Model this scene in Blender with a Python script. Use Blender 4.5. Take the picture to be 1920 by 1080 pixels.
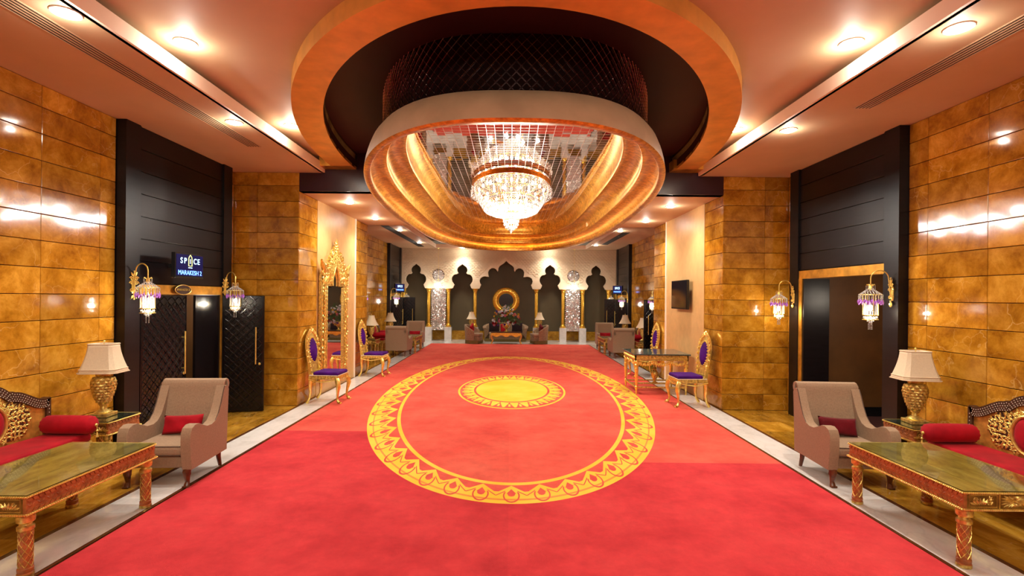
import bpy, bmesh, math, random
from mathutils import Matrix, Vector
random.seed(7)
PI=math.pi
for o in list(bpy.data.objects): bpy.data.objects.remove(o)
C=bpy.context.scene.collection

# ---------------------------------------------------------------- camera, world, exposure
cd=bpy.data.cameras.new('camera'); cam=bpy.data.objects.new('camera',cd); C.objects.link(cam)
cam.location=(0,0,2.1)
ROLL=0.0095
cam.rotation_euler=(Matrix.Rotation(PI/2,4,'X')@Matrix.Rotation(ROLL,4,'Z')).to_euler()
cd.sensor_width=36; cd.lens=36*940/1920
cd.shift_x=(960-957)/1920; cd.shift_y=(557-540)/1920
cd.clip_start=0.05; cd.clip_end=100
S=bpy.context.scene; S.camera=cam
S.view_settings.view_transform='Standard'; S.view_settings.look='None'
S.view_settings.gamma=1; S.view_settings.use_curve_mapping=False
S.view_settings.exposure=0.18
w=bpy.data.worlds.new('world'); S.world=w; w.use_nodes=True
w.node_tree.nodes['Background'].inputs[0].default_value=(1,.75,.5,1)
w.node_tree.nodes['Background'].inputs[1].default_value=0.15
WARM=(1,.86,.68); NEUT=(1,.92,.80)
def area(name,loc,rot,sx,sy,e,col=WARM):
    l=bpy.data.lights.new(name,'AREA'); l.shape='RECTANGLE'; l.size=sx; l.size_y=sy; l.energy=e; l.color=col
    o=bpy.data.objects.new(name,l); C.objects.link(o); o.location=loc; o.rotation_euler=rot; return o
# added fill light behind the camera, in place of rear ceiling lamps
area('rear_fill_light',(0,-1.2,4.3),(math.radians(18),0,0),6,2.2,330,WARM)

# ---------------------------------------------------------------- mesh builder
class MB:
    def __init__(s): s.v=[]; s.f=[]
    def add(s,vs,fs,M=None):
        n=len(s.v)
        if M is None: s.v+= [tuple(p) for p in vs]
        else: s.v+= [tuple(M@Vector(p)) for p in vs]
        s.f+= [tuple(i+n for i in f) for f in fs]; return s
    def box(s,x0,x1,y0,y1,z0,z1,M=None):
        v=[(x0,y0,z0),(x1,y0,z0),(x1,y1,z0),(x0,y1,z0),(x0,y0,z1),(x1,y0,z1),(x1,y1,z1),(x0,y1,z1)]
        return s.add(v,[(0,3,2,1),(4,5,6,7),(0,1,5,4),(1,2,6,5),(2,3,7,6),(3,0,4,7)],M)
    def lathe(s,prof,n=16,M=None,cap=True,sx=1,sy=1,fn=None):
        v=[];f=[]
        for (r,z) in prof:
            for k in range(n):
                a=2*PI*k/n; q=r*(fn(a,z) if fn else 1)
                v.append((q*math.cos(a)*sx,q*math.sin(a)*sy,z))
        for i in range(len(prof)-1):
            for k in range(n):
                a=i*n+k;b=i*n+(k+1)%n
                f.append((a,b,b+n,a+n))
        if cap:
            f.append(tuple(range(n))[::-1]); m=(len(prof)-1)*n; f.append(tuple(range(m,m+n)))
        return s.add(v,f,M)
    def tube(s,pts,r,n=6,closed=False,M=None,flat=1):
        P=[Vector(p) for p in pts]; N=len(P)
        R=r if isinstance(r,(list,tuple)) else [r]*N
        T=[]
        for i in range(N):
            a=P[(i-1)%N] if (closed or i>0) else P[i]
            b=P[(i+1)%N] if (closed or i<N-1) else P[i]
            d=(b-a); T.append(d.normalized() if d.length>1e-9 else Vector((0,0,1)))
        up=Vector((0,0,1)) if abs(T[0].z)<.9 else Vector((1,0,0))
        U=(up-T[0]*up.dot(T[0])).normalized(); v=[];f=[]
        for i in range(N):
            U=(U-T[i]*U.dot(T[i])); U=U.normalized() if U.length>1e-6 else T[i].orthogonal().normalized()
            W=T[i].cross(U)
            for k in range(n):
                a=2*PI*k/n
                v.append(P[i]+U*math.cos(a)*R[i]+W*math.sin(a)*R[i]*flat)
        for i in range(N if closed else N-1):
            j=(i+1)%N
            for k in range(n): f.append((i*n+k,i*n+(k+1)%n,j*n+(k+1)%n,j*n+k))
        if not closed: f.append(tuple(range(n))[::-1]); f.append(tuple(range((N-1)*n,N*n)))
        return s.add(v,f,M)
    def ball(s,c,r,n=8,m=5,sc=(1,1,1),M=None):
        v=[(c[0],c[1],c[2]-r*sc[2])];f=[]
        for i in range(1,m):
            t=PI*i/m
            for k in range(n):
                a=2*PI*k/n
                v.append((c[0]+r*sc[0]*math.sin(t)*math.cos(a),c[1]+r*sc[1]*math.sin(t)*math.sin(a),c[2]-r*sc[2]*math.cos(t)))
        v.append((c[0],c[1],c[2]+r*sc[2])); L=len(v)-1
        for k in range(n): f.append((0,1+(k+1)%n,1+k)); f.append((L,L-n+k,L-n+(k+1)%n))
        for i in range(m-2):
            for k in range(n): a=1+i*n+k;b=1+i*n+(k+1)%n; f.append((a,b,b+n,a+n))
        return s.add(v,f,M)
    def octa(s,c,r,h,M=None):
        x,y,z=c
        v=[(x+r,y,z),(x,y+r,z),(x-r,y,z),(x,y-r,z),(x,y,z+h),(x,y,z-h)]
        return s.add(v,[(0,1,4),(1,2,4),(2,3,4),(3,0,4),(1,0,5),(2,1,5),(3,2,5),(0,3,5)],M)
    def prism(s,poly,a0,a1,plane='xz',M=None):
        n=len(poly)
        if plane=='xz': g=lambda p,a:(p[0],a,p[1])
        elif plane=='yz': g=lambda p,a:(a,p[0],p[1])
        else: g=lambda p,a:(p[0],p[1],a)
        v=[g(p,a0) for p in poly]+[g(p,a1) for p in poly]
        f=[tuple(range(n)),tuple(range(n,2*n))[::-1]]+[(i,i+n,(i+1)%n+n,(i+1)%n) for i in range(n)]
        return s.add(v,f,M)
    def mesh(s,name):
        me=bpy.data.meshes.new(name); me.from_pydata(s.v,[],s.f)
        bm=bmesh.new(); bm.from_mesh(me)
        big=[f for f in bm.faces if len(f.verts)>4]
        if big: bmesh.ops.triangulate(bm,faces=big,ngon_method='EAR_CLIP')
        bmesh.ops.recalc_face_normals(bm,faces=bm.faces)
        bm.to_mesh(me); bm.free(); return me
    def build(s,name,mat,parent=None,smooth=True,bevel=0,seg=2,kind=None,label=None,sub=0,loc=None,ang=35):
        me=s.mesh(name)
        if smooth:
            me.polygons.foreach_set('use_smooth',[True]*len(me.polygons))
            me.set_sharp_from_angle(angle=math.radians(ang))
        me.materials.append(mat)
        o=bpy.data.objects.new(name,me); C.objects.link(o)
        if parent: o.parent=parent
        if loc: o.location=loc
        if bevel:
            b=o.modifiers.new('bevel','BEVEL'); b.width=bevel; b.segments=seg; b.limit_method='ANGLE'; b.angle_limit=math.radians(40)
            b.harden_normals=False
        if sub:
            b=o.modifiers.new('sub','SUBSURF'); b.levels=sub; b.render_levels=sub
        if kind: o['kind']=kind
        if label: o['label']=label
        return o
def thing(name,label,cat,loc=(0,0,0),rz=0,group=None):
    o=bpy.data.objects.new(name,None); C.objects.link(o); o.location=loc; o.rotation_euler=(0,0,rz)
    o.empty_display_size=.1; o['label']=label; o['category']=cat
    if group: o['group']=group
    return o
def dup(root,loc,rz,label,group=None,scale=None):
    r=root.copy(); C.objects.link(r); r.location=loc; r.rotation_euler=(0,0,rz); r['label']=label
    if group: r['group']=group
    if scale: r.scale=scale
    def rec(a,b):
        for ch in list(a.children):
            if ch.name.startswith('~'): continue
            c=ch.copy(); C.objects.link(c); c.parent=b; rec(ch,c)
    rec(root,r); return r
def struct(o): o['kind']='structure'; return o
def T(x,y,z): return Matrix.Translation((x,y,z))
def Rz(a): return Matrix.Rotation(a,4,'Z')
def Rx(a): return Matrix.Rotation(a,4,'X')
def Ry(a): return Matrix.Rotation(a,4,'Y')

# ---------------------------------------------------------------- materials
def newmat(name):
    m=bpy.data.materials.new(name); m.use_nodes=True; nt=m.node_tree; return m,nt,nt.nodes['Principled BSDF']
def N(nt,t,**k):
    n=nt.nodes.new(t)
    for a,b in k.items():
        if a[0]=='i' and a[1:].isdigit(): n.inputs[int(a[1:])].default_value=b
        else: setattr(n,a,b)
    return n
def L(nt,a,b): nt.links.new(a,b)
def ramp(nt,fac,stops):
    r=N(nt,'ShaderNodeValToRGB'); e=r.color_ramp.elements
    while len(e)<len(stops): e.new(.5)
    for i,(p,c) in enumerate(stops): e[i].position=p; e[i].color=(*c,1)
    L(nt,fac,r.inputs[0]); return r
def noise(nt,vec,scale,detail=4,rough=.55,dist=0):
    n=N(nt,'ShaderNodeTexNoise'); n.inputs['Scale'].default_value=scale; n.inputs['Detail'].default_value=detail
    n.inputs['Roughness'].default_value=rough; n.inputs['Distortion'].default_value=dist
    if vec is not None: L(nt,vec,n.inputs['Vector'])
    return n
def bump(nt,b,h,strength=.3,dist=.01):
    n=N(nt,'ShaderNodeBump'); n.inputs['Strength'].default_value=strength; n.inputs['Distance'].default_value=dist
    L(nt,h,n.inputs['Height']); L(nt,n.outputs[0],b.inputs['Normal']); return n
def simple(name,col,rough=.5,metal=0,var=.25,scale=8,bmp=0,bscale=60,coat=0,spec=None,sheen=0,emit=None,es=0,stretch=None):
    m,nt,b=newmat(name)
    tc=N(nt,'ShaderNodeTexCoord'); vec=tc.outputs['Object']
    if stretch:
        mp=N(nt,'ShaderNodeMapping'); mp.inputs['Scale'].default_value=stretch; L(nt,vec,mp.inputs[0]); vec=mp.outputs[0]
    n=noise(nt,vec,scale)
    lo=tuple(c*(1-var) for c in col); hi=tuple(min(1,c*(1+var)) for c in col)
    r=ramp(nt,n.outputs[0],[(.3,lo),(.7,hi)]); L(nt,r.outputs[0],b.inputs['Base Color'])
    b.inputs['Roughness'].default_value=rough; b.inputs['Metallic'].default_value=metal
    if coat: b.inputs['Coat Weight'].default_value=coat; b.inputs['Coat Roughness'].default_value=.08
    if spec is not None: b.inputs['Specular IOR Level'].default_value=spec
    if sheen: b.inputs['Sheen Weight'].default_value=sheen; b.inputs['Sheen Roughness'].default_value=.4
    if bmp: n2=noise(nt,vec,bscale,3); bump(nt,b,n2.outputs[0],bmp,.004)
    if emit: b.inputs['Emission Color'].default_value=(*emit,1); b.inputs['Emission Strength'].default_value=es
    return m
def emissive(name,col,s):
    m,nt,b=newmat(name); b.inputs['Base Color'].default_value=(*col,1); b.inputs['Emission Color'].default_value=(*col,1)
    b.inputs['Emission Strength'].default_value=s; return m
def marble(name,c0,c1,c2,vein,rough=.12,scale=1.3,varv=.35,stretch=(1,1,1),veinw=.035):
    m,nt,b=newmat(name)
    g=N(nt,'ShaderNodeNewGeometry'); oi=N(nt,'ShaderNodeObjectInfo')
    mul=N(nt,'ShaderNodeMath',operation='MULTIPLY',i1=37.0); L(nt,oi.outputs['Random'],mul.inputs[0])
    comb=N(nt,'ShaderNodeCombineXYZ'); L(nt,mul.outputs[0],comb.inputs[0]); L(nt,mul.outputs[0],comb.inputs[2])
    ad=N(nt,'ShaderNodeVectorMath',operation='ADD'); L(nt,g.outputs['Position'],ad.inputs[0]); L(nt,comb.outputs[0],ad.inputs[1])
    mp=N(nt,'ShaderNodeMapping'); mp.inputs['Scale'].default_value=stretch; L(nt,ad.outputs[0],mp.inputs[0]); v=mp.outputs[0]
    n=noise(nt,v,scale*2.6,8,.72,.25)
    r=ramp(nt,n.outputs[0],[(.34,c0),(.5,c1),(.66,c2)])
    wn=noise(nt,v,scale*2.6,3,.6)
    wsc=N(nt,'ShaderNodeVectorMath',operation='SCALE'); wsc.inputs['Scale'].default_value=.45; L(nt,wn.outputs['Color'],wsc.inputs[0])
    wad=N(nt,'ShaderNodeVectorMath',operation='ADD'); L(nt,v,wad.inputs[0]); L(nt,wsc.outputs[0],wad.inputs[1])
    vo=N(nt,'ShaderNodeTexVoronoi',feature='DISTANCE_TO_EDGE'); vo.inputs['Scale'].default_value=scale*2.4; L(nt,wad.outputs[0],vo.inputs['Vector'])
    vr=ramp(nt,vo.outputs['Distance'],[(0,(1,1,1)),(veinw*.9,(0,0,0))])
    n3=noise(nt,v,scale*1.1,2); gate=ramp(nt,n3.outputs[0],[(.42,(0,0,0)),(.7,(1,1,1))])
    vm=N(nt,'ShaderNodeMath',operation='MULTIPLY'); L(nt,vr.outputs[0],vm.inputs[0]); L(nt,gate.outputs[0],vm.inputs[1])
    vm2=N(nt,'ShaderNodeMath',operation='MULTIPLY',i1=.45); L(nt,vm.outputs[0],vm2.inputs[0])
    mx=N(nt,'ShaderNodeMix',data_type='RGBA'); L(nt,vm2.outputs[0],mx.inputs[0]); L(nt,r.outputs[0],mx.inputs[6]); mx.inputs[7].default_value=(*vein,1)
    hv=N(nt,'ShaderNodeHueSaturation'); mr=N(nt,'ShaderNodeMapRange'); mr.inputs[3].default_value=1-varv; mr.inputs[4].default_value=1+varv
    L(nt,oi.outputs['Random'],mr.inputs[0]); L(nt,mr.outputs[0],hv.inputs['Value']); L(nt,mx.outputs[2],hv.inputs['Color'])
    L(nt,hv.outputs[0],b.inputs['Base Color']); b.inputs['Roughness'].default_value=rough
    nb=noise(nt,v,3,2); bump(nt,b,nb.outputs[0],.05,.02)
    return m
M={}
M['stone']=marble('amber_marble',(.25,.095,.006),(.44,.20,.014),(.62,.33,.04),(.85,.60,.22),.085,1.1,.22,veinw=.02)
M['floor']=marble('golden_floor_marble',(.26,.12,.010),(.44,.22,.020),(.62,.36,.05),(.8,.55,.2),.07,1.5,.3,(1,.35,1))
M['white']=marble('white_marble',(.62,.62,.60),(.78,.78,.76),(.86,.86,.84),(.45,.46,.47),.08,.9,.05,(1,.6,1))
M['tabletop']=marble('olive_table_marble',(.22,.15,.02),(.52,.39,.07),(.76,.62,.18),(.2,.13,.03),.30,3.2,.05,(1,.3,1))
M['dtop']=marble('dark_green_marble',(.02,.03,.025),(.05,.07,.06),(.12,.15,.13),(.35,.38,.33),.05,4,.05)
M['browntrim']=simple('brown_marble_trim',(.10,.035,.012),.15,var=.3)
M['black']=simple('black_lacquer_wood',(.006,.0045,.006),.30,var=.3,scale=3,bmp=.12,bscale=40,stretch=(1,1,9),spec=.32)
M['maroon']=simple('maroon_paint',(.038,.008,.009),.6,var=.08,scale=2,spec=.2)
M['mbeam']=simple('aubergine_paint',(.030,.009,.016),.25,var=.08,scale=2)
M['ceil']=simple('peach_ceiling_paint',(.60,.42,.25),.6,var=.04,scale=2)
M['fascia']=simple('pale_cove_paint',(.93,.80,.64),.6,var=.03,scale=2)
M['plaster']=simple('peach_plaster',(.62,.39,.155),.42,var=.08,scale=6,bmp=.25,bscale=25)
M['olive']=simple('olive_wall',(.085,.065,.028),.6,var=.08,scale=2)
M['cream']=simple('cream_relief_plaster',(.72,.60,.42),.55,var=.05,scale=5)
M['gleaf']=simple('gold_leaf',(.80,.40,.06),.34,metal=.75,var=.35,scale=5,bmp=.4,bscale=18)
M['gleafring']=simple('gold_leaf_matte',(.80,.42,.09),.42,metal=.4,var=.14,scale=4,bmp=.12,bscale=30)
M['gold']=simple('polished_gold',(1,.70,.20),.33,metal=.85,var=.22,scale=20,bmp=.25,bscale=70)
M['goldcol']=simple('gold_column_paint',(.92,.56,.08),.28,metal=.8,var=.15,scale=10)
M['dgold']=simple('dark_gilt_ground',(.22,.12,.025),.4,metal=.5,var=.4,scale=20)
M['bronze']=simple('bronze_metal',(.42,.17,.05),.25,metal=1,var=.2)
M['oldgold']=simple('antique_gold',(.80,.52,.15),.36,metal=.8,var=.5,scale=30,bmp=.3,bscale=80)
M['beige']=simple('beige_dome_shell',(.50,.36,.22),.5,var=.12,scale=3,bmp=.1,bscale=12)
M['brown']=simple('brown_corridor_wall',(.13,.055,.012),.55,var=.25,scale=2)
M['corrfloor']=simple('dark_red_corridor_carpet',(.05,.008,.005),.9,var=.3,scale=20)
M['ftan']=simple('tan_woven_fabric',(.34,.235,.15),.9,var=.12,scale=60,bmp=.5,bscale=220,sheen=.1,spec=.2)
M['pipe']=simple('brown_piping_cord',(.10,.06,.04),.8,var=.2,scale=60)
M['ftan2']=simple('taupe_chenille_fabric',(.30,.20,.12),.9,var=.3,scale=25,bmp=.5,bscale=120,sheen=.1,spec=.2)
M['fring']=simple('olive_fringe',(.16,.11,.03),.9,var=.4,scale=60)
M['red']=simple('red_velvet',(.36,.003,.012),.75,var=.25,scale=5,sheen=.06,spec=.2)
M['dred']=simple('dark_red_velvet',(.12,.003,.008),.75,var=.25,scale=8,sheen=.06,spec=.2)
M['plum']=simple('aubergine_velvet',(.016,.005,.008),.7,var=.25,scale=8,sheen=.05,spec=.2)
M['purple']=simple('purple_velvet',(.055,.002,.15),.7,var=.4,scale=5,sheen=0,spec=.15)
M['owood']=simple('orange_carved_wood',(.38,.115,.030),.42,var=.35,scale=14,bmp=.9,bscale=45)
M['dwood']=simple('dark_carved_wood',(.05,.018,.008),.35,var=.4,scale=20)
M['lwood']=simple('walnut_leg_wood',(.12,.035,.012),.3,var=.4,scale=20)
M['veneer']=simple('gilded_burr_veneer',(.60,.27,.05),.32,metal=.3,var=.35,scale=12,bmp=.3,bscale=40)
M['ivory']=simple('ivory_inlay',(.8,.72,.62),.3,var=.05)
M['shade']=simple('linen_lampshade',(.70,.60,.42),.75,var=.06,scale=60,bmp=.2,bscale=200)
M['shadetrim']=simple('lampshade_braid',(.74,.60,.42),.75,var=.06)
M['blackplastic']=simple('black_plastic',(.008,.008,.009),.18,var=.1)
M['screen']=simple('dark_screen_glass',(.006,.006,.012),.06,var=.1,coat=1)
M['blue']=emissive('blue_screen_lettering',(.12,.30,1.0),3.2)
M['wblue']=emissive('pale_blue_lettering',(.45,.75,1.0),2.6)
M['yel']=emissive('yellow_screen_emblem',(.75,.8,.25),1.6)
M['screenglow']=simple('navy_screen',(.002,.002,.006),.5,var=.1,spec=.05,emit=(.012,.008,.10),es=.6)
M['bulb']=emissive('lit_bulb',(1,.95,.86),30)
M['lens']=emissive('lit_downlight_lens',(1,.90,.74),40)
M['strip']=emissive('warm_led_strip',(1,.68,.24),22)
M['bright']=simple('joint_glint_metal',(.80,.74,.66),.35,metal=.6,var=.05)  # bright tone stands in for light caught on the mirror tile bevels
M['dmetal']=simple('dark_mirror_wall',(.035,.018,.018),.12,metal=.7,var=.15)
M['gline']=simple('lattice_metal',(.50,.42,.40),.25,metal=1,var=.4,scale=5)
M['grille']=simple('dark_grille',(.006,.004,.004),.6,var=.1)
M['amethyst']=simple('amethyst_glass',(.35,.12,.60),.1,var=.3,coat=1)
M['green']=simple('green_foliage',(.05,.12,.02),.6,var=.4,scale=20)
M['cable']=simple('black_cable',(.01,.01,.01),.5,var=.1)
M['seam']=simple('dark_seam',(.02,.01,.006),.7,var=.1)
def mirror_mat(name,col=(.92,.9,.86),r=.02):
    m,nt,b=newmat(name); tc=N(nt,'ShaderNodeTexCoord'); n=noise(nt,tc.outputs['Object'],3)
    rr=ramp(nt,n.outputs[0],[(.3,tuple(c*.97 for c in col)),(.7,col)]); L(nt,rr.outputs[0],b.inputs['Base Color'])
    b.inputs['Metallic'].default_value=1; b.inputs['Roughness'].default_value=r; return m
M['mirror']=mirror_mat('mirror_glass'); M['mtile']=mirror_mat('bronzed_mirror_tile',(.72,.60,.52),.03); M['mosaic']=simple('silver_mosaic',(.82,.80,.76),.16,metal=.55,var=.1)
def crystal_mat():
    m,nt,b=newmat('cut_crystal'); tc=N(nt,'ShaderNodeTexCoord'); n=noise(nt,tc.outputs['Object'],40)
    r=ramp(nt,n.outputs[0],[(.35,(.50,.53,.56)),(.65,(.90,.87,.80))]); L(nt,r.outputs[0],b.inputs['Base Color'])
    b.inputs['Roughness'].default_value=.05; b.inputs['Transmission Weight'].default_value=.55; b.inputs['IOR'].default_value=1.5
    b.inputs['Specular IOR Level'].default_value=.9; return m
M['crystal']=crystal_mat()
def glass_mat():
    m,nt,b=newmat('clear_table_glass'); b.inputs['Base Color'].default_value=(.9,1,.95,1); b.inputs['Roughness'].default_value=.02
    b.inputs['Transmission Weight'].default_value=1; b.inputs['IOR'].default_value=1.18; return m
M['glass']=glass_mat()
def carpet_mat():
    m,nt,b=newmat('patterned_red_carpet'); tc=N(nt,'ShaderNodeTexCoord'); sp=N(nt,'ShaderNodeSeparateXYZ'); L(nt,tc.outputs['Object'],sp.inputs[0])
    X,Y=sp.outputs[0],sp.outputs[1]
    def mth(op,a,b=None,c=None):
        n=N(nt,'ShaderNodeMath',operation=op)
        for i,q in enumerate((a,b,c)):
            if q is None: continue
            if isinstance(q,(int,float)): n.inputs[i].default_value=q
            else: L(nt,q,n.inputs[i])
        return n.outputs[0]
    def ell(cx,cy,rx,ry):
        a=mth('POWER',mth('DIVIDE',mth('ABSOLUTE',mth('SUBTRACT',X,cx)),rx),2)
        b_=mth('POWER',mth('DIVIDE',mth('ABSOLUTE',mth('SUBTRACT',Y,cy)),ry),2)
        return mth('SQRT',mth('ADD',a,b_))
    lt=lambda a,b_: mth('LESS_THAN',a,b_)
    gt=lambda a,b_: mth('GREATER_THAN',a,b_)
    def band(e,a,b_): return mth('MULTIPLY',gt(e,a),lt(e,b_))
    CX=0.03; CY=11.35
    n1=noise(nt,tc.outputs['Object'],1.1,5,.6); n2=noise(nt,tc.outputs['Object'],160,2); n4=noise(nt,tc.outputs['Object'],5,4,.7)
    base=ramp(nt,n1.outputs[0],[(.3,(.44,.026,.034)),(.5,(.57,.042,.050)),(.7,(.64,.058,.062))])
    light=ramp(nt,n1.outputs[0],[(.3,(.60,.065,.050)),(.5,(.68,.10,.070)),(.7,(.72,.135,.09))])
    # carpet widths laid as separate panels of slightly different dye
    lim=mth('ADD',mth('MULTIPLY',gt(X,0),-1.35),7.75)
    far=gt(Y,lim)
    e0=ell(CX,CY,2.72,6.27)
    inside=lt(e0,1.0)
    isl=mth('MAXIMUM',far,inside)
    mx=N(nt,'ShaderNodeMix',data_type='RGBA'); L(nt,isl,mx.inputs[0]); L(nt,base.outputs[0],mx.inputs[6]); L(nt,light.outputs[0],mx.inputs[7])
    # seam: right half slightly lighter
    hs=N(nt,'ShaderNodeHueSaturation'); L(nt,mx.outputs[2],hs.inputs['Color'])
    vv=mth('ADD',mth('MULTIPLY',gt(X,0),.06),mth('ADD',mth('MULTIPLY',n4.outputs[0],.55),.70)); L(nt,vv,hs.inputs['Value'])
    # border: metric radial coordinate q: 0 at outer edge, grows inward (metres)
    q=mth('MULTIPLY',mth('SUBTRACT',1.0,e0),mth('DIVIDE',1.0,mth('ADD',.30,0)))  # scaled below
    # band limits use e0 directly with a width that suits both axes
    ein=ell(CX,CY,2.16,5.69)      # inner edge of the slim inner ring
    ein2=ell(CX,CY,2.22,5.77)
    eout2=ell(CX,CY,2.62,6.17)
    ang=mth('ARCTAN2',mth('DIVIDE',mth('SUBTRACT',X,CX),2.5),mth('DIVIDE',mth('SUBTRACT',Y,CY),6.0))
    # local position across band 0..1 (inner->outer)
    s=mth('DIVIDE',mth('SUBTRACT',1,mth('DIVIDE',1,ein2)),mth('SUBTRACT',mth('DIVIDE',1,e0),mth('DIVIDE',1,ein2))) 
    # t: 0 at inner ring, 1 at outer edge using ratio of the two ellipse functions
    t=mth('DIVIDE',mth('SUBTRACT',ein2,1),mth('ADD',mth('SUBTRACT',ein2,1),mth('MULTIPLY',mth('SUBTRACT',1,e0),1.0)))
    NP=48
    u=mth('SUBTRACT',mth('FRACT',mth('ADD',mth('MULTIPLY',ang,NP/(2*PI)),.5)),.5)  # -.5..+.5
    au=mth('ABSOLUTE',u)
    # lotus: drop shaped outline
    dr=mth('SQRT',mth('ADD',mth('POWER',mth('DIVIDE',u,.27),2),mth('POWER',mth('DIVIDE',mth('SUBTRACT',t,.60),.35),2)))
    ringo=band(dr,.82,1.0)
    core=lt(mth('SQRT',mth('ADD',mth('POWER',mth('DIVIDE',u,.125),2),mth('POWER',mth('DIVIDE',mth('SUBTRACT',t,.52),.13),2))),1.0)
    tip=mth('MULTIPLY',lt(au,mth('MULTIPLY',mth('SUBTRACT',t,.24),.62)),lt(t,.50))
    core=mth('MAXIMUM',core,mth('MULTIPLY',tip,gt(t,.24)))
    # roof line between blossoms: red ground above a pointed canopy
    can=mth('ADD',mth('MULTIPLY',au,.86),.03)
    redg=mth('MULTIPLY',lt(t,mth('MINIMUM',can,.40)),1.0)
    line=mth('MULTIPLY',band(mth('SUBTRACT',t,can),.13,.18),gt(au,.20))
    ringo=mth('MULTIPLY',ringo,gt(t,.42))
    line=mth('MULTIPLY',line,lt(t,.62))
    edge=band(eout2,.996,1.003)
    pat=mth('MAXIMUM',mth('MAXIMUM',redg,line),mth('MAXIMUM',ringo,mth('MAXIMUM',core,mth('MULTIPLY',edge,.6))))
    inband=mth('MULTIPLY',inside,gt(ein2,1.0))
    innerring=mth('MULTIPLY',gt(ein,1.0),lt(ein2,1.0))
    yel=mth('MAXIMUM',mth('MULTIPLY',inband,mth('SUBTRACT',1,pat)),mth('MULTIPLY',innerring,inside))
    # centre medallion
    m0=ell(CX+.02,11.40,1.20,2.02)
    disc=lt(m0,.67)
    u2=mth('SUBTRACT',mth('FRACT',mth('ADD',mth('MULTIPLY',mth('ARCTAN2',mth('DIVIDE',X,1.2),mth('DIVIDE',mth('SUBTRACT',Y,11.40),2.02)),30/(2*PI)),.5)),.5)
    pet=mth('MULTIPLY',band(m0,.71,.93),gt(mth('SUBTRACT',mth('ABSOLUTE',u2),mth('MULTIPLY',mth('SUBTRACT',m0,.71),1.9)),0.0))
    pet2=mth('MULTIPLY',band(m0,.80,.90),lt(mth('ABSOLUTE',u2),.10))
    rim=band(m0,.965,1.0)
    y2=mth('MAXIMUM',mth('MAXIMUM',disc,rim),mth('MAXIMUM',pet,pet2))
    yel=mth('MINIMUM',mth('MAXIMUM',yel,y2),1)
    n3=noise(nt,tc.outputs['Object'],1.6,4)
    yc=ramp(nt,n3.outputs[0],[(.3,(.80,.50,.035)),(.7,(.90,.64,.09))])
    mx2=N(nt,'ShaderNodeMix',data_type='RGBA'); L(nt,yel,mx2.inputs[0]); L(nt,hs.outputs[0],mx2.inputs[6]); L(nt,yc.outputs[0],mx2.inputs[7])
    L(nt,mx2.outputs[2],b.inputs['Base Color']); b.inputs['Roughness'].default_value=.95; b.inputs['Specular IOR Level'].default_value=.15
    bump(nt,b,n2.outputs[0],.6,.006)
    return m
M['carpet']=carpet_mat()
def door_mat():
    m,nt,b=newmat('black_relief_door'); b.inputs['Base Color'].default_value=(.005,.004,.005,1); b.inputs['Roughness'].default_value=.20; b.inputs['Specular IOR Level'].default_value=.4
    tc=N(nt,'ShaderNodeTexCoord'); n=noise(nt,tc.outputs['Object'],30); bump(nt,b,n.outputs[0],.15,.004); return m
M['door']=door_mat()
def dome_mat():
    m,nt,b=newmat('dome_gold_leaf')
    tc=N(nt,'ShaderNodeTexCoord'); n=noise(nt,tc.outputs['Object'],2.5,5,.6); n2=noise(nt,tc.outputs['Object'],14,4,.7)
    r=ramp(nt,n.outputs[0],[(.3,(.54,.24,.03)),(.7,(.90,.52,.09))]); 
    r2=ramp(nt,n2.outputs[0],[(.38,(.42,.36,.30)),(.6,(1,1,1))])
    mx=N(nt,'ShaderNodeMix',data_type='RGBA',blend_type='MULTIPLY'); mx.inputs[0].default_value=.8; L(nt,r.outputs[0],mx.inputs[6]); L(nt,r2.outputs[0],mx.inputs[7])
    L(nt,mx.outputs[2],b.inputs['Base Color']); b.inputs['Metallic'].default_value=.65; b.inputs['Roughness'].default_value=.36
    bump(nt,b,n2.outputs[0],.3,.01); return m
M['dome']=dome_mat()

# ---------------------------------------------------------------- dimensions
ZS=4.42; ZU=4.66; ZL=4.07; ZB=4.35; WX=5.25; CXW=4.02; YC=9.5; YE=14.05; YB=24.6; YR=-3.5
LX=3.5
# ---------------------------------------------------------------- floor and carpet
mb=MB(); mb.box(-7.5,7.5,YR,YB+.3,-.12,-.03); FLOOR=struct(mb.build('floor',M['seam'],smooth=False))
_tc={}
def tile_obj(name,sx,sy,sz,loc,mat,parent,bev=.004):
    key=(name,round(sx,3),round(sy,3),round(sz,3),mat.name)
    if key not in _tc:
        m=MB(); b=min(bev,sx/3,sy/3,sz/3); hx,hy,hz=sx/2,sy/2,sz/2
        v=[];f=[]
        # chamfered box: three insets
        for (ax,ay,az) in ((hx,hy-b,hz-b),(hx-b,hy,hz-b),(hx-b,hy-b,hz)):
            for sx_ in(-1,1):
                for sy_ in(-1,1):
                    for sz_ in(-1,1): v.append((ax*sx_,ay*sy_,az*sz_))
        me=bpy.data.meshes.new(name); bm=bmesh.new()
        for p in v: bm.verts.new(p)
        bmesh.ops.convex_hull(bm,input=bm.verts); bm.normal_update()
        bmesh.ops.dissolve_limit(bm,angle_limit=.01,verts=bm.verts,edges=bm.edges)
        bm.to_mesh(me); bm.free(); me.materials.append(mat); _tc[key]=me
    o=bpy.data.objects.new(name,_tc[key]); C.objects.link(o); o.location=loc; o.parent=parent; return o
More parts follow.
